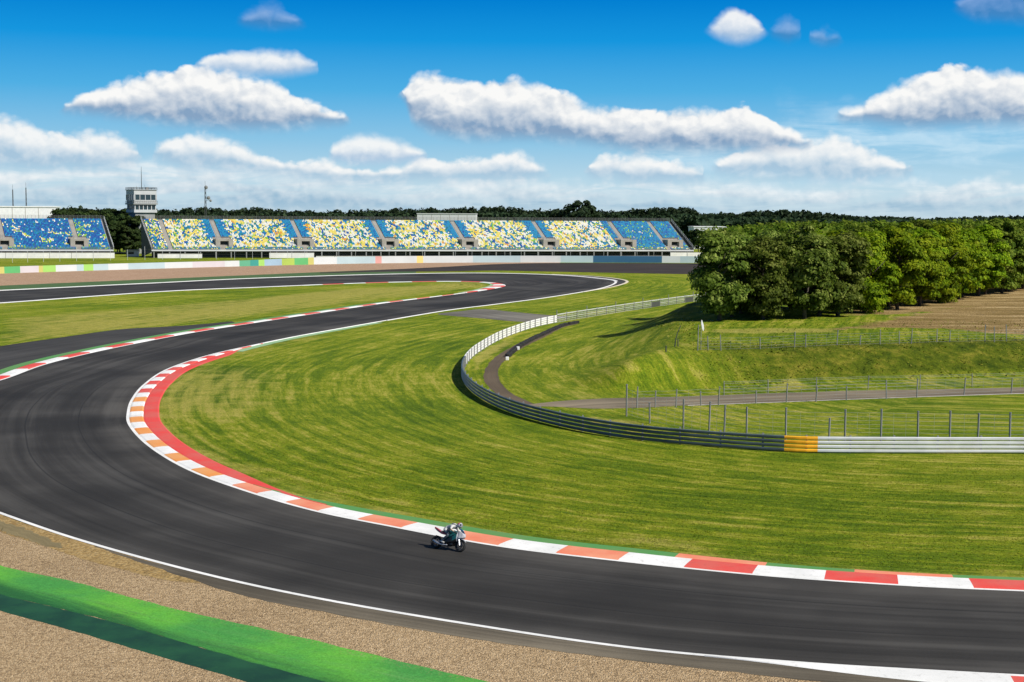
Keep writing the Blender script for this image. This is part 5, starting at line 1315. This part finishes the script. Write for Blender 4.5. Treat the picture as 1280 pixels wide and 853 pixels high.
# clear sky
skyramp = t.ramp(t.m('DIVIDE', el, 0.26), [(0.0, srgb(206, 224, 232)), (0.10, srgb(182, 215, 232)), (0.20, srgb(140, 197, 230)), (0.33, srgb(80, 175, 228)),
                                          (0.46, srgb(22, 150, 222)), (0.58, srgb(0, 124, 208)), (0.75, srgb(0, 102, 190)), (1.0, srgb(0, 84, 165))])
skyramp = t.mix(1.0, skyramp, (0.84 / SKY_STRENGTH,) * 3, 'MULTIPLY')
c = t.mix(t.mapr(el, 0.2, 0.55), skyramp, sky.outputs[0])
def layer(under, top_px, base_px, lo=-40, hi=380, amp_t=15, amp_b=4.0, soft_t=5.5, soft_b=9.0, opacity=1.0, white=(0.80, 0.80, 0.79), grey=(0.24, 0.35, 0.49), dark=0.55, relief_k=0.9, fibre=0.0):
    T = []; B = []
    for px, py in top_px: T.append(skyuv(px, py))
    for px, py in base_px: B.append(skyuv(px, py))
    for L in (T, B):
        L.sort(); L.insert(0, (0.0, L[0][1])); L.append((1.0, L[-1][1]))
    top = curve(T, lo, hi); base = curve(B, lo, hi)
    ft = t.m('ADD', t.m('SUBTRACT', top, v), t.m('MULTIPLY', t.m('ADD', b1, 0.06), amp_t))
    fb = t.m('ADD', t.m('SUBTRACT', v, base), t.m('MULTIPLY', t.m('ADD', b1, 0.4), amp_b))
    st_ = t.mapr(lowf, 0.38, 0.62, soft_t * 0.55, soft_t * 1.5)
    a = t.m('MULTIPLY', t.mapr(t.m('DIVIDE', ft, st_), -1.0, 1.0), t.mapr(fb, -soft_b, soft_b))
    hgt = t.m('DIVIDE', t.m('SUBTRACT', v, base), t.m('MAXIMUM', t.m('SUBTRACT', top, base), 6.0))
    body = t.mapr(t.m('ADD', hgt, t.m('MULTIPLY', t.m('SUBTRACT', lowf, 0.5), 0.55)), 0.06, dark)
    shade = t.m('ADD', t.m('MULTIPLY', body, 0.88), t.m('MULTIPLY', relief, relief_k))
    shade = t.m('ADD', shade, 0.06, clamp=True)
    col = t.mix(shade, tuple(k / SKY_STRENGTH for k in grey), tuple(k / SKY_STRENGTH for k in white))
    if fibre:
        a = t.m('MULTIPLY', a, t.mapr(t.noise(t.scale(pv, (1 / 150.0, 1 / 26.0, 1)), 1.0, 6, 0.6, 0.6), 0.5 - fibre, 0.62))
    return t.mix(t.m('MULTIPLY', a, opacity), under, col)
def group(*cl):                          # clouds that do not overlap in azimuth share one pair of profiles
    T, B = [], []
    cl = sorted((sorted(tp), sorted(bs)) for tp, bs in cl)
    for i, (tp, bs) in enumerate(cl):
        e0 = 20 if i == 0 else min(20, (tp[0][0] - cl[i - 1][0][-1][0]) / 2 - 1)
        e1 = 20 if i == len(cl) - 1 else min(20, (cl[i + 1][0][0][0] - tp[-1][0]) / 2 - 1)
        T += [(tp[0][0] - e0, bs[0][1] + 24)] + tp + [(tp[-1][0] + e1, bs[-1][1] + 24)]
        B += [(bs[0][0] - e0, tp[0][1] - 14)] + bs + [(bs[-1][0] + e1, tp[-1][1] - 14)]
    return T, B
c = layer(c, [(-200, 214), (0, 213), (100, 212), (200, 205), (300, 208), (400, 215), (450, 225), (500, 233), (600, 226), (680, 230), (760, 233), (900, 230), (1000, 238), (1100, 233), (1250, 229), (1480, 235)],
          [(-200, 262), (0, 262), (640, 264), (1480, 268)], amp_t=22, soft_t=9, soft_b=14, opacity=0.92, grey=(0.27, 0.42, 0.55), dark=1.0, fibre=0.20, white=(0.74, 0.77, 0.78))
c = layer(c, *group(([(780, 205), (900, 160), (1050, 150), (1200, 160), (1480, 158)], [(780, 210), (1000, 236), (1200, 225), (1480, 225)])), amp_t=30, soft_t=30, soft_b=20, opacity=0.42, grey=(0.40, 0.60, 0.74), dark=0.9, fibre=0.12, white=(0.72, 0.82, 0.86))
ROW = group(([(-160, 165), (-60, 160), (0, 152), (30, 156), (60, 170), (85, 169), (115, 167), (150, 173), (165, 183), (176, 191)],
             [(-160, 200), (-60, 198), (0, 203), (60, 206), (120, 206), (160, 201), (176, 194)]),
            ([(192, 187), (200, 181), (235, 171), (270, 173), (300, 181), (330, 195), (350, 203), (400, 206), (470, 214), (500, 212), (520, 201), (560, 204), (610, 196), (640, 191), (665, 201), (685, 213)],
             [(192, 193), (230, 206), (290, 207), (350, 212), (400, 222), (470, 223), (520, 220), (610, 222), (685, 216)]),
            ([(738, 206), (760, 198), (800, 199), (840, 203), (870, 213), (882, 219)], [(738, 214), (800, 224), (882, 221)]),
            ([(892, 207), (915, 198), (940, 190), (985, 184), (1020, 177), (1040, 173), (1070, 183), (1100, 195), (1135, 211)], [(892, 209), (915, 214), (960, 217), (1020, 219), (1080, 219), (1135, 213)]))
c = layer(c, *ROW, amp_t=22, amp_b=10, soft_b=12, opacity=0.92, grey=(0.33, 0.47, 0.60), dark=0.8)
BIG = group(([(80, 133), (100, 121), (140, 109), (190, 94), (240, 87), (290, 93), (340, 109), (385, 128), (415, 141), (430, 148)],
             [(80, 135), (120, 139), (170, 146), (230, 154), (300, 158), (360, 157), (410, 152), (430, 150)]),
            ([(505, 114), (517, 98), (540, 94), (570, 102), (610, 105), (640, 103), (670, 107), (700, 117), (730, 133), (760, 135), (800, 138), (860, 143), (900, 137), (930, 134), (950, 141), (975, 156), (1000, 171), (1012, 177)],
             [(505, 118), (515, 150), (545, 164), (600, 171), (660, 170), (730, 175), (800, 185), (880, 186), (950, 184), (1000, 182), (1012, 179)]),
            ([(1052, 144), (1080, 133), (1110, 113), (1150, 96), (1190, 84), (1230, 93), (1280, 96), (1340, 100), (1480, 140)],
             [(1052, 146), (1100, 152), (1150, 155), (1220, 152), (1280, 152), (1340, 150), (1480, 150)]))
c = layer(c, *BIG, amp_t=20, amp_b=5, soft_b=12, grey=(0.20, 0.31, 0.46), dark=0.8)
SMALL = group(([(246, 81), (265, 71), (280, 66), (310, 67), (340, 64), (370, 69), (388, 76), (398, 82)], [(246, 82), (270, 88), (310, 92), (360, 91), (398, 84)]),
              ([(412, 186), (425, 177), (450, 170), (480, 173), (510, 183), (532, 193)], [(412, 197), (450, 203), (500, 202), (532, 195)]),
              ([(886, 36), (905, 20), (922, 14), (940, 22), (956, 38)], [(886, 37), (905, 47), (925, 52), (945, 47), (956, 39)]))
c = layer(c, *SMALL, amp_t=11, amp_b=4, dark=0.8, opacity=0.9, grey=(0.38, 0.49, 0.63))
WISP = group(([(300, 26), (325, 14), (350, 17), (378, 28)], [(300, 27), (340, 34), (378, 29)]), ([(964, 40), (985, 29), (1000, 38)], [(964, 42), (985, 50), (1000, 42)]),
             ([(1012, 46), (1025, 41), (1048, 48)], [(1012, 47), (1030, 55), (1048, 50)]), ([(1196, 8), (1230, -20), (1290, -45), (1480, -50)], [(1196, 10), (1220, 21), (1280, 25), (1350, 24), (1480, 15)]))
c = layer(c, *WISP, lo=-40, hi=480, amp_t=16, soft_t=10, opacity=0.42, grey=(0.10, 0.18, 0.32), white=(0.42, 0.5, 0.66), dark=1.0)
t.set(bg.inputs['Color'], c)
world.cycles.sampling_method = 'NONE'
vs = scene.view_settings; vs.view_transform = 'Standard'; vs.look = 'None'; vs.exposure = 0.25; vs.gamma = 1.0; vs.use_curve_mapping = False
scene.cycles.max_bounces = 6; scene.cycles.diffuse_bounces = 3; scene.cycles.transparent_max_bounces = 8
